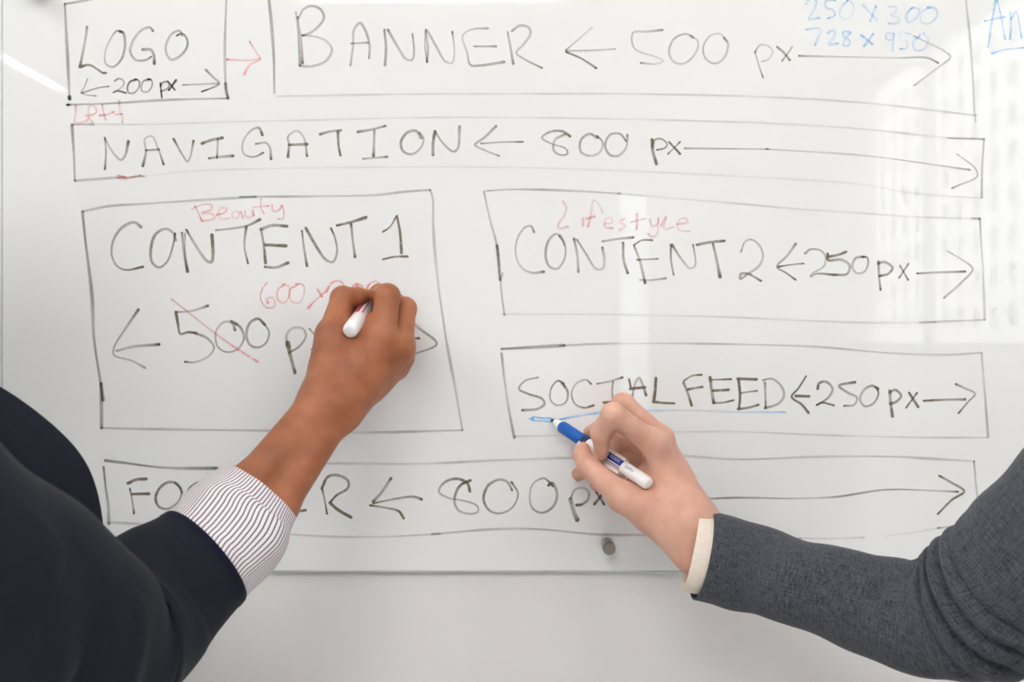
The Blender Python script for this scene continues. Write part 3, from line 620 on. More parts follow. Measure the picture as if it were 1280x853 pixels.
# ------------------------------------------------------------------ implicit bodies
class Field:
    def __init__(self, lo, hi, h):
        self.lo = np.array(lo, float); self.h = h
        self.n = np.ceil((np.array(hi) - self.lo) / h).astype(int) + 1
        self.ax = [np.arange(self.n[i]) * h + self.lo[i] for i in range(3)]
    def blank(self):
        return np.full(self.n, 0.05, np.float32)
    def cone(self, D, a, b, ra, rb, k, flat=None):
        """tapered limb from a to b, joined to D with blend radius k; flat = (direction, factor) squashes it"""
        a = np.array(a, float); b = np.array(b, float)
        pad = max(ra, rb) * (1.0 if flat is None else max(1, flat[1])) + k * 1.2 + 3 * self.h
        lo = np.minimum(a, b) - pad; hi = np.maximum(a, b) + pad
        i0 = np.maximum(np.floor((lo - self.lo) / self.h).astype(int), 0)
        i1 = np.minimum(np.ceil((hi - self.lo) / self.h).astype(int) + 1, self.n)
        if (i1 <= i0).any(): return D
        X = self.ax[0][i0[0]:i1[0], None, None] - a[0]; Y = self.ax[1][None, i0[1]:i1[1], None] - a[1]; Z = self.ax[2][None, None, i0[2]:i1[2]] - a[2]
        d = b - a; L2 = max(float(d @ d), 1e-12)
        t = np.clip((X * d[0] + Y * d[1] + Z * d[2]) / L2, 0, 1)
        rx, ry, rz = X - t * d[0], Y - t * d[1], Z - t * d[2]
        q = rx * rx + ry * ry + rz * rz
        if flat is not None:
            f = np.array(flat[0], float); f /= np.linalg.norm(f)
            c = rx * f[0] + ry * f[1] + rz * f[2]
            q = q + c * c * (1.0 / flat[1] ** 2 - 1.0)
        dist = (np.sqrt(q) - (ra + (rb - ra) * t)).astype(np.float32)
        sub = D[i0[0]:i1[0], i0[1]:i1[1], i0[2]:i1[2]]
        D[i0[0]:i1[0], i0[1]:i1[1], i0[2]:i1[2]] = smin(sub, dist, k)
        return D
    def chain(self, D, pts, k):
        for (a, ra), (b, rb) in zip(pts[:-1], pts[1:]):
            self.cone(D, a, b, ra, rb, k)
        return D
    def plane(self, n, p):
        n = np.array(n, float)
        return ((self.ax[0][:, None, None] - p[0]) * n[0] + (self.ax[1][None, :, None] - p[1]) * n[1] + (self.ax[2][None, None, :] - p[2]) * n[2]).astype(np.float32)
    def mesh(self, D):
        """surface nets"""
        s = D < 0
        nx, ny, nz = D.shape
        corners = [(i, j, k) for i in (0, 1) for j in (0, 1) for k in (0, 1)]
        cnt = sum(s[i:nx - 1 + i, j:ny - 1 + j, k:nz - 1 + k].astype(np.int8) for i, j, k in corners)
        cell = np.argwhere((cnt > 0) & (cnt < 8))
        idx = np.full((nx - 1, ny - 1, nz - 1), -1, np.int64)
        idx[cell[:, 0], cell[:, 1], cell[:, 2]] = np.arange(len(cell))
        acc = np.zeros((len(cell), 3)); num = np.zeros(len(cell))
        for ca in corners:
            for axis in range(3):
                if ca[axis]: continue
                cb = list(ca); cb[axis] = 1
                va = D[cell[:, 0] + ca[0], cell[:, 1] + ca[1], cell[:, 2] + ca[2]].astype(float)
                vb = D[cell[:, 0] + cb[0], cell[:, 1] + cb[1], cell[:, 2] + cb[2]].astype(float)
                mk = (va < 0) != (vb < 0)
                t = np.where(mk, va / np.where(mk, va - vb, 1), 0)
                p = np.tile(np.array(ca, float), (len(cell), 1)); p[:, axis] += t
                acc[mk] += p[mk]; num[mk] += 1
        V = (cell + acc / num[:, None]) * self.h + self.lo
        quads = []
        for axis in range(3):
            o1, o2 = [(1, 2), (2, 0), (0, 1)][axis]
            sl = [slice(None)] * 3; sl2 = [slice(None)] * 3
            sl[axis] = slice(0, -1); sl2[axis] = slice(1, None)
            ed = s[tuple(sl)] != s[tuple(sl2)]
            E_ = np.argwhere(ed)
            E_ = E_[(E_[:, o1] > 0) & (E_[:, o2] > 0) & (E_[:, o1] < D.shape[o1] - 1) & (E_[:, o2] < D.shape[o2] - 1)]
            q = []
            for a, b in ((0, 0), (1, 0), (1, 1), (0, 1)):
                c = E_.copy(); c[:, o1] -= 1 - a; c[:, o2] -= 1 - b
                q.append(idx[c[:, 0], c[:, 1], c[:, 2]])
            q = np.stack(q, 1)
            fl = ~s[E_[:, 0], E_[:, 1], E_[:, 2]]
            q[fl] = q[fl][:, ::-1]
            quads.append(q)
        Q = np.concatenate(quads)
        Q = Q[(Q >= 0).all(1)]
        # relax a little along the surface
        for _ in range(2):
            s_ = np.zeros_like(V); n_ = np.zeros(len(V))
            for a, b in ((0, 1), (1, 2), (2, 3), (3, 0)):
                np.add.at(s_, Q[:, a], V[Q[:, b]]); np.add.at(s_, Q[:, b], V[Q[:, a]])
                np.add.at(n_, Q[:, a], 1); np.add.at(n_, Q[:, b], 1)
            V = V + 0.5 * (s_ / np.maximum(n_, 1)[:, None] - V)
        return V, Q


def smin(a, b, k):
    if k <= 1e-6: return np.minimum(a, b)
    h = np.maximum(k - np.abs(a - b), 0) / k
    return np.minimum(a, b) - h * h * k * 0.25


def nail(name, prev, mid, tip, r, m, parent, wide=0.72, back=0.1):
    prev, mid, tip = (np.array(q, float) for q in (prev, mid, tip))
    q = tip - mid; q /= np.linalg.norm(q)
    p = mid - prev; dn = p - (p @ q) * q
    if np.linalg.norm(dn) < 1e-4: return
    dn /= np.linalg.norm(dn); sd = np.cross(q, dn)
    V = []; Fc = []
    n, mth = 12, 12
    c = tip + q * r * 0.05
    for layer_ in (1.0, 0.86):
        for i in range(n + 1):
            u = -1 + 2 * i / n
            for j in range(mth + 1):
                w = -1 + 2 * j / mth
                th = w * wide * math.sqrt(max(0.0, 1 - 0.35 * u ** 4)) * 1.1
                rr = r * (1.03 if layer_ == 1.0 else 0.9) * (1 - 0.06 * u * u)
                V.append(c + q * (u * r * 0.78) + (dn * math.cos(th) + sd * math.sin(th)) * rr - dn * (0.10 * r * max(0, u) ** 2))
    st = (n + 1) * (mth + 1)
    for l in range(2):
        for i in range(n):
            for j in range(mth):
                a = l * st + i * (mth + 1) + j
                f = (a, a + 1, a + mth + 2, a + mth + 1)
                Fc.append(f if l == 0 else f[::-1])
    per = [j for j in range(mth + 1)] + [i * (mth + 1) + mth for i in range(1, n + 1)] + [n * (mth + 1) + j for j in range(mth - 1, -1, -1)] + [i * (mth + 1) for i in range(n - 1, 0, -1)]
    for a, b in zip(per, per[1:] + per[:1]): Fc.append((a, b, b + st, a + st))
    return link(name, V, Fc, m, parent)


def finger(points):
    """points: (px, py, distance from the glass in m, radius in mm)"""
    return [(at(x, y, d), r / 1000.0) for x, y, d, r in points]


def hand_mesh(fingers, palm, arm, knuckles, h=0.00125):
    allp = [p for c in fingers + palm + arm for p in c]
    lo = np.min([p - r for p, r in allp], 0) - 0.006; hi = np.max([p + r for p, r in allp], 0) + 0.006
    Fd = Field(lo, hi, h)
    D = Fd.blank()
    for c in palm: Fd.chain(D, c, 0.017)
    for c in arm: Fd.chain(D, c, 0.010)
    fing = Fd.blank()
    for c in fingers:
        f = Fd.blank()
        Fd.chain(f, c, 0.0014)
        for (p, r) in c[1:-1]:                       # slightly fuller joints
            Fd.cone(f, p, p, r * 1.03, r * 1.03, 0.004)
        fing = smin(fing, f, 0.0012)
    D = smin(D, fing, 0.0065)
    for p, r in knuckles: Fd.cone(D, p, p, r, r, 0.006)
    return Fd.mesh(D)


def ribs(path, n):
    """resample (centre, side radius, depth radius) along a smooth path"""
    P = np.array([np.concatenate([c, [rs, rd]]) for c, rs, rd in path])
    ext = np.vstack([2 * P[0] - P[1], P, 2 * P[-1] - P[-2]])
    seg = np.linalg.norm(np.diff(P[:, :3], axis=0), axis=1); s = np.concatenate([[0], np.cumsum(seg)])
    out = []
    for q in np.linspace(0, s[-1], n):
        i = min(max(np.searchsorted(s, q) - 1, 0), len(P) - 2)
        t = (q - s[i]) / max(seg[i], 1e-9)
        p0, p1, p2, p3 = ext[i:i + 4]
        out.append(0.5 * ((2 * p1) + (-p0 + p2) * t + (2 * p0 - 5 * p1 + 4 * p2 - p3) * t * t + (-p0 + 3 * p1 - 3 * p2 + p3) * t ** 3))
    return np.array(out), np.linspace(0, s[-1], n)


def sleeve(name, path, m, parent, n=150, seg=112, disp=None, thick=0.0016, lining=0.03, lap=None):
    """tube of cloth from hem to shoulder; the first ring is the hem and turns inwards"""
    R, S = ribs(path, n)
    C = R[:, :3]
    T_ = np.gradient(C, axis=0); T_ /= np.linalg.norm(T_, axis=1, keepdims=True)
    V = []; uv = []
    nin = 8
    frames = []
    for i in range(n):
        dn = np.array([0, -1.0, 0]); dn = dn - (dn @ T_[i]) * T_[i]; dn /= np.linalg.norm(dn)
        sd = np.cross(dn, T_[i])
        if sd[2] < 0: sd = -sd
        frames.append((sd, dn))
    def ring(i, off, shift):
        sd, dn = frames[i]
        for k in range(seg):
            th = 2 * math.pi * k / seg
            dr = disp(S[i], th) if disp else 0.0
            sh = lap(th) if lap else 0.0
            rr = (R[i, 3] + off + dr, R[i, 4] + off + dr)
            V.append(C[i] + sd * rr[0] * math.cos(th) + dn * rr[1] * math.sin(th) + T_[i] * (shift + sh * math.exp(-S[i] / 0.02)))
            uv.append((k / seg, S[i] * 4))
    for j in range(nin, 0, -1):
        i = int(j / nin * lining / S[-1] * n)
        ring(min(i, n - 1), -thick, 0.0)
    ring(0, -thick * 0.9, -0.0004)
    ring(0, -thick * 0.45, -0.0008)
    for i in range(n): ring(i, 0.0, 0.0)
    rows = len(V) // seg
    Fc = [(i * seg + k, i * seg + (k + 1) % seg, (i + 1) * seg + (k + 1) % seg, (i + 1) * seg + k) for i in range(rows - 1) for k in range(seg)]
    o = link(name, V, Fc, m, parent)
    me = o.data
    u = me.uv_layers.new(name='uv')
    arr = []
    for i in range(rows - 1):
        for k in range(seg):
            for (a, b) in ((i, k), (i, k + 1), (i + 1, k + 1), (i + 1, k)):
                q = uv[a * seg + b % seg]
                arr += [q[0] if b < seg else 1.0, q[1]]
    u.data.foreach_set('uv', arr)
    return o


def person(label, C2, fdir, zs, skin_m, nail_m, hair_m, top_m, hand, sex, hair_long):
    """C2: floor position under the neck, fdir: where the chest faces, zs: shoulder height"""
    fx = np.array([fdir[0], fdir[1], 0.0]); fx /= np.linalg.norm(fx)
    rt = np.array([fx[1], -fx[0], 0.0]); up = np.array([0, 0, 1.0])
    O = np.array([C2[0], C2[1], zs])
    w = lambda r, f, z: O + rt * r + fx * f + up * z
    verts = []; quads = []
    def merge(VQ):
        n = sum(len(v) for v in verts)
        verts.append(VQ[0]); quads.append(VQ[1] + n)
    fingers, palm, arm, knuckles, shoulder = hand
    merge(hand_mesh(fingers, palm, arm, knuckles))
    # trunk, legs, other arm
    lo = O + np.array([-0.36, -0.36, -zs + 0.02]); hi = O + np.array([0.36, 0.36, 0.12])
    B = Field(lo, hi, 0.008); D = B.blank()
    B.cone(D, w(-.11, 0, -.06), w(.11, 0, -.06), .062, .062, .05)
    B.cone(D, w(-.055, 0, -.1), w(-.05, 0, -.42), .095, .085, .06); B.cone(D, w(.055, 0, -.1), w(.05, 0, -.42), .095, .085, .06)
    B.cone(D, w(-.06, -.01, -.5), w(.06, -.01, -.5), .105, .105, .06)
    for s_ in (-1, 1):
        B.chain(D, [(w(.085 * s_, 0, -.52), .085), (w(.095 * s_, .015, -zs + .47), .056), (w(.10 * s_, -.01, -zs + .30), .05), (w(.10 * s_, -.02, -zs + .09), .034)], .02)
    B.chain(D, [(w(-.17, 0, -.02), .047), (w(-.215, -.03, -.29), .038), (w(-.21, .04, -.46), .030)], .02)
    aw = w(.17, 0, -.02)
    B.chain(D, [(aw, .047), (arm[0][-1][0], .024)], .02)
    B.cone(D, w(0, -.01, -.02), w(0, .005, .10), .056, .05, .03)
    merge(B.mesh(D))
    # head with a face
    HF = Field(w(0, 0, .04) - np.array([.15, .15, 0]), w(0, 0, .36) + np.array([.15, .15, 0]), 0.003); D = HF.blank()
    HF.cone(D, w(0, .0, .03), w(0, .005, .13), .052, .048, .03)
    HF.cone(D, w(0, -.03, .235), w(0, .012, .24), .080, .074, .03)
    HF.cone(D, w(0, .035, .215), w(0, .055, .135), .055, .030, .03)
    HF.cone(D, w(-.028, .045, .16), w(.028, .045, .16), .030, .030, .025)
    HF.cone(D, w(-.035, .072, .232), w(.035, .072, .232), .014, .014, .02)       # brow
    HF.cone(D, w(0, .088, .222), w(0, .104, .188), .007, .011, .012)             # nose
    HF.cone(D, w(-.009, .094, .183), w(.009, .094, .183), .008, .008, .006)
    HF.cone(D, w(-.014, .082, .158), w(.014, .082, .158), .008, .008, .006)      # lips
    HF.cone(D, w(0, .072, .118), w(0, .075, .122), .016, .016, .016)             # chin
    for s_ in (-1, 1):
        HF.cone(D, w(.042 * s_, .062, .195), w(.046 * s_, .045, .19), .018, .018, .02)
        eye = HF.blank(); HF.cone(eye, w(.032 * s_, .092, .214), w(.032 * s_, .092, .214), .013, .013, 0)
        D = -smin(-D, eye, .008)
        D = np.maximum(D, -eye)
        HF.chain(D, [(w(.018 * s_, .083, .216), .0034), (w(.032 * s_, .0865, .2235), .0046), (w(.046 * s_, .078, .216), .0038)], .003)
        HF.chain(D, [(w(.018 * s_, .083, .212), .0034), (w(.032 * s_, .0855, .2045), .0042), (w(.046 * s_, .078, .212), .0036)], .003)
        HF.cone(D, w(.079 * s_, -.008, .225), w(.078 * s_, -.004, .185), .014, .009, .006, (rt, .55))   # ear
    merge(HF.mesh(D))
    # relaxed other hand
    base = w(-.21, .04, -.46); dn_ = np.array(fx * .12 - up); dn_ /= np.linalg.norm(dn_)
    fr = lambda a, b, c: base + fx * a + rt * b + dn_ * c
    fl = []
    for off, ln, rr in ((.032, .078, 7.6), (.011, .085, 8.0), (-.010, .080, 7.6), (-.030, .064, 6.6)):
        fl.append([(fr(off, 0, .095), rr / 1000 + .001), (fr(off, .010, .095 + ln * .45), rr / 1000), (fr(off, .027, .095 + ln * .75), rr / 1000 * .93), (fr(off, .045, .095 + ln * .95), rr / 1000 * .85)])
    fl.append([(fr(.03, .005, .045), .012), (fr(.052, .016, .078), .0095), (fr(.056, .026, .108), .0082)])
    pl = [[(fr(o_ * .5, 0, .0), .016), (fr(o_, 0, .095), .0115)] for o_ in (.032, .011, -.010, -.030)]
    merge(hand_mesh(fl, pl, [[(base, .028), (fr(0, 0, .03), .024)]], [], 0.002))
    o = link('person', np.concatenate(verts), np.concatenate(quads), skin_m)
    tag(o, label, 'person')
    # eyes, hair
    for s_ in (-1, 1):
        e = Geo().lathe([(-.0115, .001), (-.010, .0058), (-.006, .0098), (0, .0115), (.006, .0098), (.0085, .0078)], w(.032 * s_, .0775, .214), fx, 24).make('eye', M['eye'], o, True)
        Geo().lathe([(.0080, .0070), (.0104, .0052), (.0112, .0028), (.0115, .0005)], w(.032 * s_, .0777, .214), fx, 24).make('iris', M['iris'], e, True)
    lp = Field(w(0, .085, .158) - .035, w(0, .085, .158) + .035, .0012); D = lp.blank()
    lp.cone(D, w(-.018, .084, .158), w(0, .0895, .161), .0025, .0042, .003); lp.cone(D, w(.018, .084, .158), w(0, .0895, .161), .0025, .0042, .003)
    lp.cone(D, w(-.014, .084, .155), w(0, .0885, .1525), .003, .0048, .003); lp.cone(D, w(.014, .084, .155), w(0, .0885, .1525), .003, .0048, .003)
    v, q = lp.mesh(D); link('lips', v, q, M['lip'], o)
    hf = Field(w(0, 0, -.06) - np.array([.17, .17, 0]), w(0, 0, .38) + np.array([.17, .17, 0]), .004); D = hf.blank()
    hf.cone(D, w(0, -.03, .242), w(0, .008, .25), .090, .084, .03)
    if hair_long:
        for s_ in (-1, 0, 1):
            hf.cone(D, w(.05 * s_, -.06, .22), w(.055 * s_, -.085, .03), .052, .035, .04)
    else:
        hf.cone(D, w(0, -.11, .26), w(0, -.125, .235), .042, .040, .02)
    face = hf.blank(); hf.cone(face, w(0, .10, .17), w(0, .10, .225), .082, .066, .0); hf.cone(face, w(0, .05, .10), w(0, .05, .16), .075, .075, .0)
    D = -smin(-D, face, .012); D = np.maximum(D, -face)
    v, q = hf.mesh(D); link('hair', v, q, hair_m, o)
    # trousers and shoes
    tf = Field(O + np.array([-.3, -.3, -zs + .03]), O + np.array([.3, .3, -.36]), .007); D = tf.blank()
    tf.cone(D, w(-.06, -.01, -.44), w(.06, -.01, -.44), .115, .115, .05); tf.cone(D, w(-.065, -.015, -.53), w(.065, -.015, -.53), .118, .118, .05)
    for s_ in (-1, 1):
        tf.chain(D, [(w(.085 * s_, 0, -.54), .098), (w(.095 * s_, .015, -zs + .47), .073), (w(.10 * s_, -.015, -zs + .07), .062)], .02)
    D = np.maximum(D, tf.plane(-up, w(0, 0, -zs + .055)))
    v, q = tf.mesh(D); link('trousers', v, q, M['trouser_dark'], o)
    for s_ in (-1, 1):
        sf = Field(w(.1 * s_, .04, -zs) + np.array([-.2, -.2, -.01]), w(.1 * s_, .04, -zs) + np.array([.2, .2, .15]), .004); D = sf.blank()
        sf.cone(D, w(.10 * s_, -.045, -zs + .035), w(.115 * s_, .15, -zs + .022), .038, .036, .02, (up, .72)); sf.cone(D, w(.10 * s_, -.02, -zs + .05), w(.10 * s_, -.02, -zs + .10), .042, .045, .03)
        D = np.maximum(D, sf.plane(-up, (0, 0, 0.001))); D = np.maximum(D, sf.plane(up, (0, 0, 0.10)))
        v, q = sf.mesh(D); link('shoe', v, q, M['shoe'], o)
    # jacket trunk and the other sleeve
    jf = Field(O + np.array([-.38, -.38, -.66]), O + np.array([.38, .38, .10]), .006); D = jf.blank()
    jf.cone(D, w(-.135, -.005, -.045), w(.135, -.005, -.045), .075, .075, .05)
    jf.cone(D, w(-.07, 0, -.13), w(-.055, 0, -.36), .118, .108, .07); jf.cone(D, w(.07, 0, -.13), w(.055, 0, -.36), .118, .108, .07)
    jf.cone(D, w(-.075, -.005, -.42), w(-.085, 0, -.58), .125, .135, .06); jf.cone(D, w(.075, -.005, -.42), w(.085, 0, -.58), .125, .135, .06)
    if sex == 'f':
        for s_ in (-1, 1): jf.cone(D, w(.072 * s_, .085, -.14), w(.072 * s_, .098, -.175), .098, .094, .06)
    D = np.maximum(D, jf.plane(-up, w(0, 0, -.60)))
    jf.chain(D, [(w(-.175, -.005, -.035), .070), (w(-.22, -.03, -.29), .056), (w(-.213, .032, -.43), .047)], .04)
    hole = jf.blank(); jf.cone(hole, w(0, .02, .0), w(0, .04, .12), .060, .085, 0)
    D = np.maximum(D, -hole)
    v, q = jf.mesh(D); o2 = link('jacket', v, q, M['grey_wool_body'] if top_m == M['grey_wool'] else top_m, o)
    return o, w


# ------------------------------------------------------------------ hand with the red marker
red_tip = at(476, 360, 0.0012); red_end = at(437, 415, 0.115)
LH_thumb = finger([(412, 474, .112, 15), (415, 416, .098, 12.4), (428.5, 373, .078, 10.8), (447, 370.5, .070, 7.9), (459.5, 369.5, .063, 6.1)])
LH_index = finger([(478, 428, .095, 12.6), (484, 371, .086, 11.6), (474, 367, .063, 8.6), (481, 369, .040, 7.2)])
LH_middle = finger([(500, 434, .080, 12.6), (506, 386, .064, 10.6), (497, 380, .036, 8.8), (484, 384, .020, 7.6)])
LH_ring = finger([(500, 446, .066, 11.6), (503, 409, .044, 10), (496, 408, .020, 8.6), (482, 416, .013, 7.4)])
LH_pinky = finger([(495, 460, .056, 10.2), (501, 434, .034, 8.8), (497, 436, .014, 7.6), (482, 444, .010, 6.6)])
wr_a, wr_b = (405, 499, .122, 17.4), (423, 510, .116, 17.0)
LH_palm = [finger([wr_a, (446, 460, .104, 14.5), (478, 428, .095, 12.6)]), finger([wr_b, (461, 466, .092, 13.5), (500, 434, .080, 12.6)]), finger([wr_b, (462, 474, .082, 12.5), (500, 446, .066, 11.6)]), finger([wr_b, (461, 479, .076, 11.5), (495, 460, .056, 10.2)]),
           finger([wr_a, (412, 474, .112, 15), (415, 420, .098, 12.4)]), finger([(414, 455, .102, 13.5), (452, 446, .096, 13)]), finger([(417, 428, .096, 11), (455, 438, .090, 11)]), finger([(426, 398, .068, 10), (446, 402, .060, 9), (474, 408, .068, 10)]), finger([(446, 420, .086, 10), (466, 406, .080, 9)])]
LH_elbow = at(112, 822, .31)
LH_arm = [[(at(405, 499, .122), .0174), (at(312, 606, .183), .0160), (at(228, 706, .240), .019), (LH_elbow, .030)], [(at(423, 510, .116), .0170), (at(343, 634, .178), .0172), (at(245, 725, .236), .019), (LH_elbow, .030)]]
LH_kn = [(at(477, 421, .097), .0112), (at(501, 431, .083), .0106)]
lhand = ([LH_thumb, LH_index, LH_middle, LH_ring, LH_pinky], LH_palm, LH_arm, LH_kn, None)
left_person, LW = person('person in a navy blazer with a striped cuff writing with the red marker', (-.505, -.345), (.76, .65), Z0 + .0, M['skin_brown'], M['nail_brown'], M['hair_dark'], M['navy'], lhand, 'f', True)
for c in (LH_thumb, LH_index, LH_middle, LH_ring, LH_pinky):
    nail('fingernail', c[-3][0], c[-2][0], c[-1][0], c[-1][1], M['nail_brown'], left_person)


def left_folds(s, th):
    near = max(0.0, math.sin(th)); top = max(0.0, math.cos(th))
    a = 0.0
    dth = th - math.pi / 2
    if dth < -math.pi: dth += 2 * math.pi
    for s0, k, wd, amp in ((.118, .030, .010, .0060), (.142, .042, .012, -.0075), (.165, .050, .013, .0060), (.085, .020, .016, .0030), (.200, .06, .018, -.005)):
        a += amp * math.exp(-((s - s0 + k * dth) / wd) ** 2) * math.exp(-((dth + .55) / .75) ** 2)
    a += 0.0012 * math.sin(s * 47 + 2 * th) + 0.0008 * math.sin(s * 90 - 3 * th)
    return a * min(1, s / .03)


lsl = [(at(256, 697, .222), .0440, .043), (at(226, 722, .236), .0470, .046), (at(190, 750, .253), .0515, .050), (at(150, 786, .278), .0565, .056), (at(108, 815, .308), .061, .060), (at(62, 802, .340), .0655, .064), (at(12, 778, .368), .067, .067), (at(-60, 746, .40), .069, .069), (at(-200, 668, .44), .073, .073), (at(-480, 450, .472), .078, .078), (LW(.13, .0, -.035), .072, .072)]
sleeve('jacket_sleeve', lsl, M['navy'], left_person, 190, 128, left_folds)
# hem binding
R0, S0 = ribs(lsl, 190)
hb = [(R0[i, :3], R0[i, 3] + .0007, R0[i, 4] + .0007) for i in (0, 1, 2)]
sleeve('hem_binding', [(R0[0, :3], R0[0, 3] + .0006, R0[0, 4] + .0006), (R0[2, :3], R0[2, 3] + .0006, R0[2, 4] + .0006)], M['navy_edge'], left_person, 6, 128, None, .0012, .004)
# striped shirt cuff with a loose lower side
def cuff_wave(s, th):
    return 0.0055 * math.exp(-((s - .034) / .020) ** 2) * math.exp(-((th - 2.7) / .75) ** 2) + 0.0008 * math.sin(5 * th + s * 60) + 0.0016 * math.exp(-((s - .03) / .012) ** 2) * math.sin(3 * th + .6) + 0.0006 * math.sin(9 * th - 30 * s)
lcf = [(at(325, 617, .180), .0350, .0345), (at(306, 639, .189), .0395, .0385), (at(286, 664, .203), .0430, .0405), (at(262, 690, .219), .0422, .040), (at(240, 712, .232), .0410, .040), (at(205, 740, .248), .040, .040)]
sleeve('shirt_cuff', lcf, M['stripe'], left_person, 80, 160, cuff_wave, .0009, .02)
# lapel of the navy blazer
pts_o = [(-60, 455, .262), (0, 482, .262), (57, 524, .258), (90, 556, .255), (108, 582, .253), (119, 612, .252), (126, 648, .255), (130, 700, .262)]
pts_i = [(-110, 540, .300), (-70, 575, .298), (-20, 610, .295), (16, 636, .292), (40, 655, .290), (56, 675, .290), (66, 700, .292), (72, 735, .295)]
V = []; Fc = []
for off in (0, .006):
    for a, b in zip(pts_o, pts_i):
        pa, pb = at(*a), at(*b)
        for t in np.linspace(0, 1, 7):
            p = pa * (1 - t) + pb * t
            p = p + np.array([0, -1, 0.0]) * (.010 * math.sin(math.pi * t) * (1 if off == 0 else 1)) + np.array([0, off, 0])
            V.append(p)
nr = len(pts_o); st = nr * 7
for l in (0, 1):
    for i in range(nr - 1):
        for j in range(6):
            a = l * st + i * 7 + j
            f = (a, a + 1, a + 8, a + 7); Fc.append(f if l else f[::-1])
per = [j for j in range(7)] + [i * 7 + 6 for i in range(1, nr)] + [(nr - 1) * 7 + j for j in range(5, -1, -1)] + [i * 7 for i in range(nr - 2, 0, -1)]
for a, b in zip(per, per[1:] + per[:1]): Fc.append((a, b, b + st, a + st))
o = link('lapel', V, Fc, M['navy'], left_person)
sd_ = o.modifiers.new('smooth', 'SUBSURF'); sd_.levels = 2; sd_.render_levels = 2

# ------------------------------------------------------------------ hand with the blue marker
blue_tip = at(689, 525, 0.0012); blue_end = at(812, 606, 0.100)
RH_thumb = finger([(826, 646, .092, 16), (779, 622, .090, 13.0), (735, 583, .071, 9.6), (728, 569, .062, 8.2), (728.5, 562, .056, 7.3)])
RH_index = finger([(818, 556, .085, 12.0), (766, 518, .100, 10.0), (751, 543, .085, 8.8), (752, 566, .0705, 7.0)])
RH_middle = finger([(826, 549, .064, 12.0), (779, 506, .072, 10.6), (757, 531, .045, 8.8), (738, 541, .027, 7.4)])
RH_ring = finger([(829, 572, .050, 11.5), (780, 543, .046, 10.5), (757, 574, .026, 8.6), (723, 593, .018, 7.0)])
RH_pinky = finger([(834, 598, .040, 10.5), (789, 566, .036, 10.5), (774, 590, .018, 7.8), (745, 606, .013, 6.6)])
wa, wb = (864, 652, .108, 19), (850, 664, .100, 18)
RH_palm = [finger([wa, (836, 600, .078, 13.5), (818, 556, .085, 12.0)]), finger([wa, (838, 596, .066, 13), (826, 549, .064, 12.0)]), finger([wa, (842, 606, .058, 13), (829, 572, .050, 11.5)]), finger([wb, (844, 626, .056, 13), (834, 598, .040, 10.5)]),
           finger([wb, (822, 644, .090, 16), (779, 622, .090, 13.0)]), finger([(800, 628, .074, 13), (838, 606, .066, 13)]), finger([(790, 616, .066, 11), (826, 584, .064, 11)]), finger([(812, 640, .072, 15), (846, 626, .07, 14)])]
RH_elbow = at(1198, 774, .215)
RH_arm = [[(at(864, 652, .108), .019), (at(880, 672, .115), .0185), (at(1000, 726, .155), .016), (RH_elbow, .022)], [(at(852, 664, .10), .0185), (at(868, 690, .110), .0185), (at(990, 735, .15), .016), (RH_elbow, .022)]]
RH_kn = [(at(819, 551, .088), .0112)]
rhand = ([RH_thumb, RH_index, RH_middle, RH_ring, RH_pinky], RH_palm, RH_arm, RH_kn, None)
right_person, RW = person('person in a grey wool blazer with a cream cuff writing with the blue marker', (.415, -.515), (-.9, .43), Z0 + .0, M['skin_pale'], M['nail_pale'], M['hair_brown'], M['grey_wool'], rhand, 'm', False)
for c in (RH_thumb, RH_index, RH_middle, RH_ring, RH_pinky):
    nail('fingernail', c[-3][0], c[-2][0], c[-1][0], c[-1][1], M['nail_pale'], right_person)


def right_folds(s, th):
    near = max(0.0, math.sin(th)); top = 0.5 + 0.5 * math.cos(th - .5)
    win = math.exp(-((s - .222) / .034) ** 2)
    a = win * top ** 1.3 * 0.0100 * (1.4 * abs(math.sin((s - .2) / .0180 * math.pi + 0.9 * math.sin(2 * th))) ** 0.8 - 0.9)
    for s0, k, wd, amp, tc, tw in ((.100, .03, .014, .0030, .9, .9), (.135, -.035, .013, .0034, 1.0, .9), (.165, .03, .012, -.0030, .7, .8), (.255, .05, .016, -.005, 1.3, 1.0), (.285, .05, .018, .006, 1.2, 1.0)):
        a += amp * math.exp(-((s - s0 + k * (th - tc)) / wd) ** 2) * math.exp(-((th - tc) / tw) ** 2)
    a += 0.0009 * math.sin(s * 60 + 2 * th) + 0.0006 * math.sin(s * 130 - 3 * th)
    return a * min(1, s / .03)


rsl = [(at(878, 694, .119), .0395, .038), (at(918, 704.5, .122), .0385, .038), (at(960, 716, .133), .0370, .038), (at(1005, 731, .156), .0365, .038), (at(1055, 746, .172), .0375, .039), (at(1110, 763, .190), .0405, .042), (at(1160, 772, .207), .0450, .046), (at(1212, 765, .226), .0500, .050), (at(1262, 738, .246), .0525, .053), (at(1320, 690, .270), .0560, .057), (at(1420, 612, .300), .061, .061), (at(1560, 520, .330), .068, .066), (RW(.13, 0, -.035), .072, .072)]
sleeve('jacket_sleeve', rsl, M['grey_wool'], right_person, 230, 128, right_folds)
rcf = [(at(864, 688, .1165), .0362, .035), (at(877, 691.5, .1182), .0358, .035), (at(905, 699, .121), .0345, .033), (at(950, 713, .130), .031, .030)]
sleeve('shirt_cuff', rcf, M['cuff_cream'], right_person, 30, 96, None, .0012, .02)


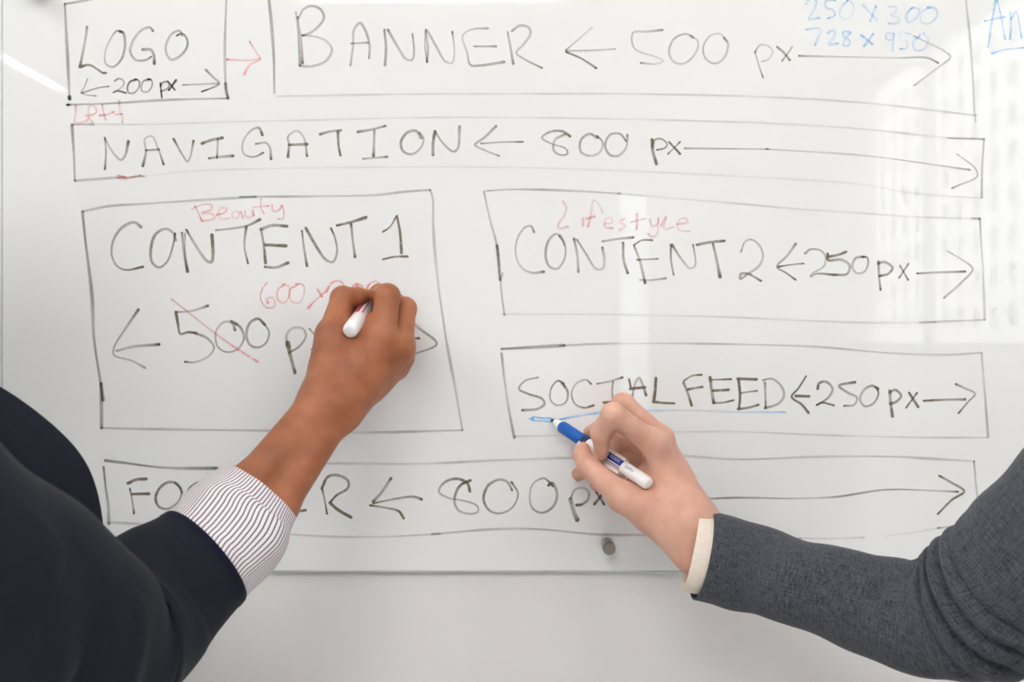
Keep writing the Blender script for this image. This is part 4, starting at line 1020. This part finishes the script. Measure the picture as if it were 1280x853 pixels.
# ------------------------------------------------------------------ markers
def marker(tip, end, label, grip_m, dark_m, nib_m, print_m, roll, slab, girth=1.0):
    ax = end - tip; Ln = float(np.linalg.norm(ax)); ax = ax / Ln
    near = np.array([0, -1.0, 0]); near = near - (near @ ax) * ax; near /= np.linalg.norm(near)
    side = np.cross(ax, near)
    root = bpy.data.objects.new('dry_erase_marker', None); col.objects.link(root)
    tag(root, label, 'marker pen', 'dry-erase markers in use')
    k = Ln / .141
    def la(prof, name, m):
        o = Geo().lathe([(t * k, r * girth) for t, r in prof], tip, ax, 40).make(name, m, root, True); smooth_by_angle(o, 40); return o
    la([(0, .0006), (.0012, .0015), (.0055, .0026), (.0075, .0027)], 'nib', nib_m)
    la([(.0055, .0030), (.0065, .0036), (.013, .0051), (.0165, .0053)], 'nib_collar', M['plastic_white'])
    la([(.0160, .0053), (.0172, .0061), (.0190, .0064), (.034, .0063), (.049, .0064), (.0505, .0062)], 'grip', grip_m)
    la([(.0505, .0060), (.0510, .0062), (.0575, .0062), (.058, .0060)], 'grip_ring', dark_m)
    la([(.058, .0060), (.0585, .0063), (.134, .0063), (.138, .0060), (.1402, .0050), (.141, .0036)], 'barrel', M['plastic_white'])
    if slab:
        a0, a1 = .083 * k, .107 * k
        V = []
        for t, r_ in ((a0, 0), (a1, 0)):
            for s_, n_ in ((-.0082, -.0030), (.0082, -.0030), (.0082, .0034), (-.0082, .0034)):
                V.append(tip + ax * t + side * s_ + near * n_)
        tag(link('clip', V, [(0, 1, 2, 3), (7, 6, 5, 4), (0, 4, 5, 1), (1, 5, 6, 2), (2, 6, 7, 3), (3, 7, 4, 0)], M['clip_cream'], root, False), 'cream clip')
    def patch(name, a0, a1, t0, t1, m, r=.00645):
        V = []; Fc = []; n = 14
        for i in range(2):
            for j in range(n + 1):
                th = roll + t0 + (t1 - t0) * j / n
                V.append(tip + ax * (a0, a1)[i] * k + (near * math.cos(th) + side * math.sin(th)) * r * girth)
        for j in range(n): Fc.append((j, j + 1, n + 2 + j, n + 1 + j))
        return link(name, V, Fc, m, root)
    def text(body, size, a0, th0, m, name, r=.00652):
        cu = bpy.data.curves.new('print', 'FONT'); cu.body = body; cu.size = size
        to = bpy.data.objects.new('print', cu); col.objects.link(to)
        dg = bpy.context.evaluated_depsgraph_get()
        me = bpy.data.meshes.new_from_object(to.evaluated_get(dg))
        V = [v.co.copy() for v in me.vertices]; Fc = [tuple(p.vertices) for p in me.polygons]
        bpy.data.objects.remove(to); bpy.data.curves.remove(cu); bpy.data.meshes.remove(me)
        W = []
        sg = flip
        for v in V:
            th = roll + th0 + sg * v.y / .0064
            W.append(tip + ax * (a0 * k + v.x) + (near * math.cos(th) + side * math.sin(th)) * r * girth)
        return link(name, W, Fc, m, root, False)
    flip = 1.0 if side[2] > 0 else -1.0
    return root, patch, text, flip


root, patch, text, fl_ = marker(blue_tip, blue_end, 'white marker with blue grip held over SOCIAL FEED', M['grip_blue'], M['blue_dark'], M['nib_dark'], M['label_blue'], 0.0, True)
patch('printed_label', .080, .1075, fl_ * -.10, fl_ * 1.0, M['label_blue'])
text('LOW ODOR', .0041, .0805, fl_ * .27, M['plastic_white'], 'printed_text')
patch('printed_stripe', .080, .1075, fl_ * -.42, fl_ * -.28, M['label_blue'])
patch('printed_stripe', .080, .1075, fl_ * -.72, fl_ * -.62, M['label_red'])
text('EXPO', .0042, .112, fl_ * .15, M['label_blue'], 'printed_text')
root, patch, text, fl_ = marker(red_tip, red_end, 'white marker with red print held over 600', M['grip_red'], M['red_dark'], M['nib_red'], M['label_red'], 0.0, False, 1.16)
patch('printed_label', .070, .104, fl_ * .1, fl_ * 1.3, M['label_red'])
text('EXPO', .0056, .083, fl_ * .40, M['plastic_white'], 'printed_text')
patch('printed_stripe', .070, .104, fl_ * -.42, fl_ * -.28, M['label_red'])
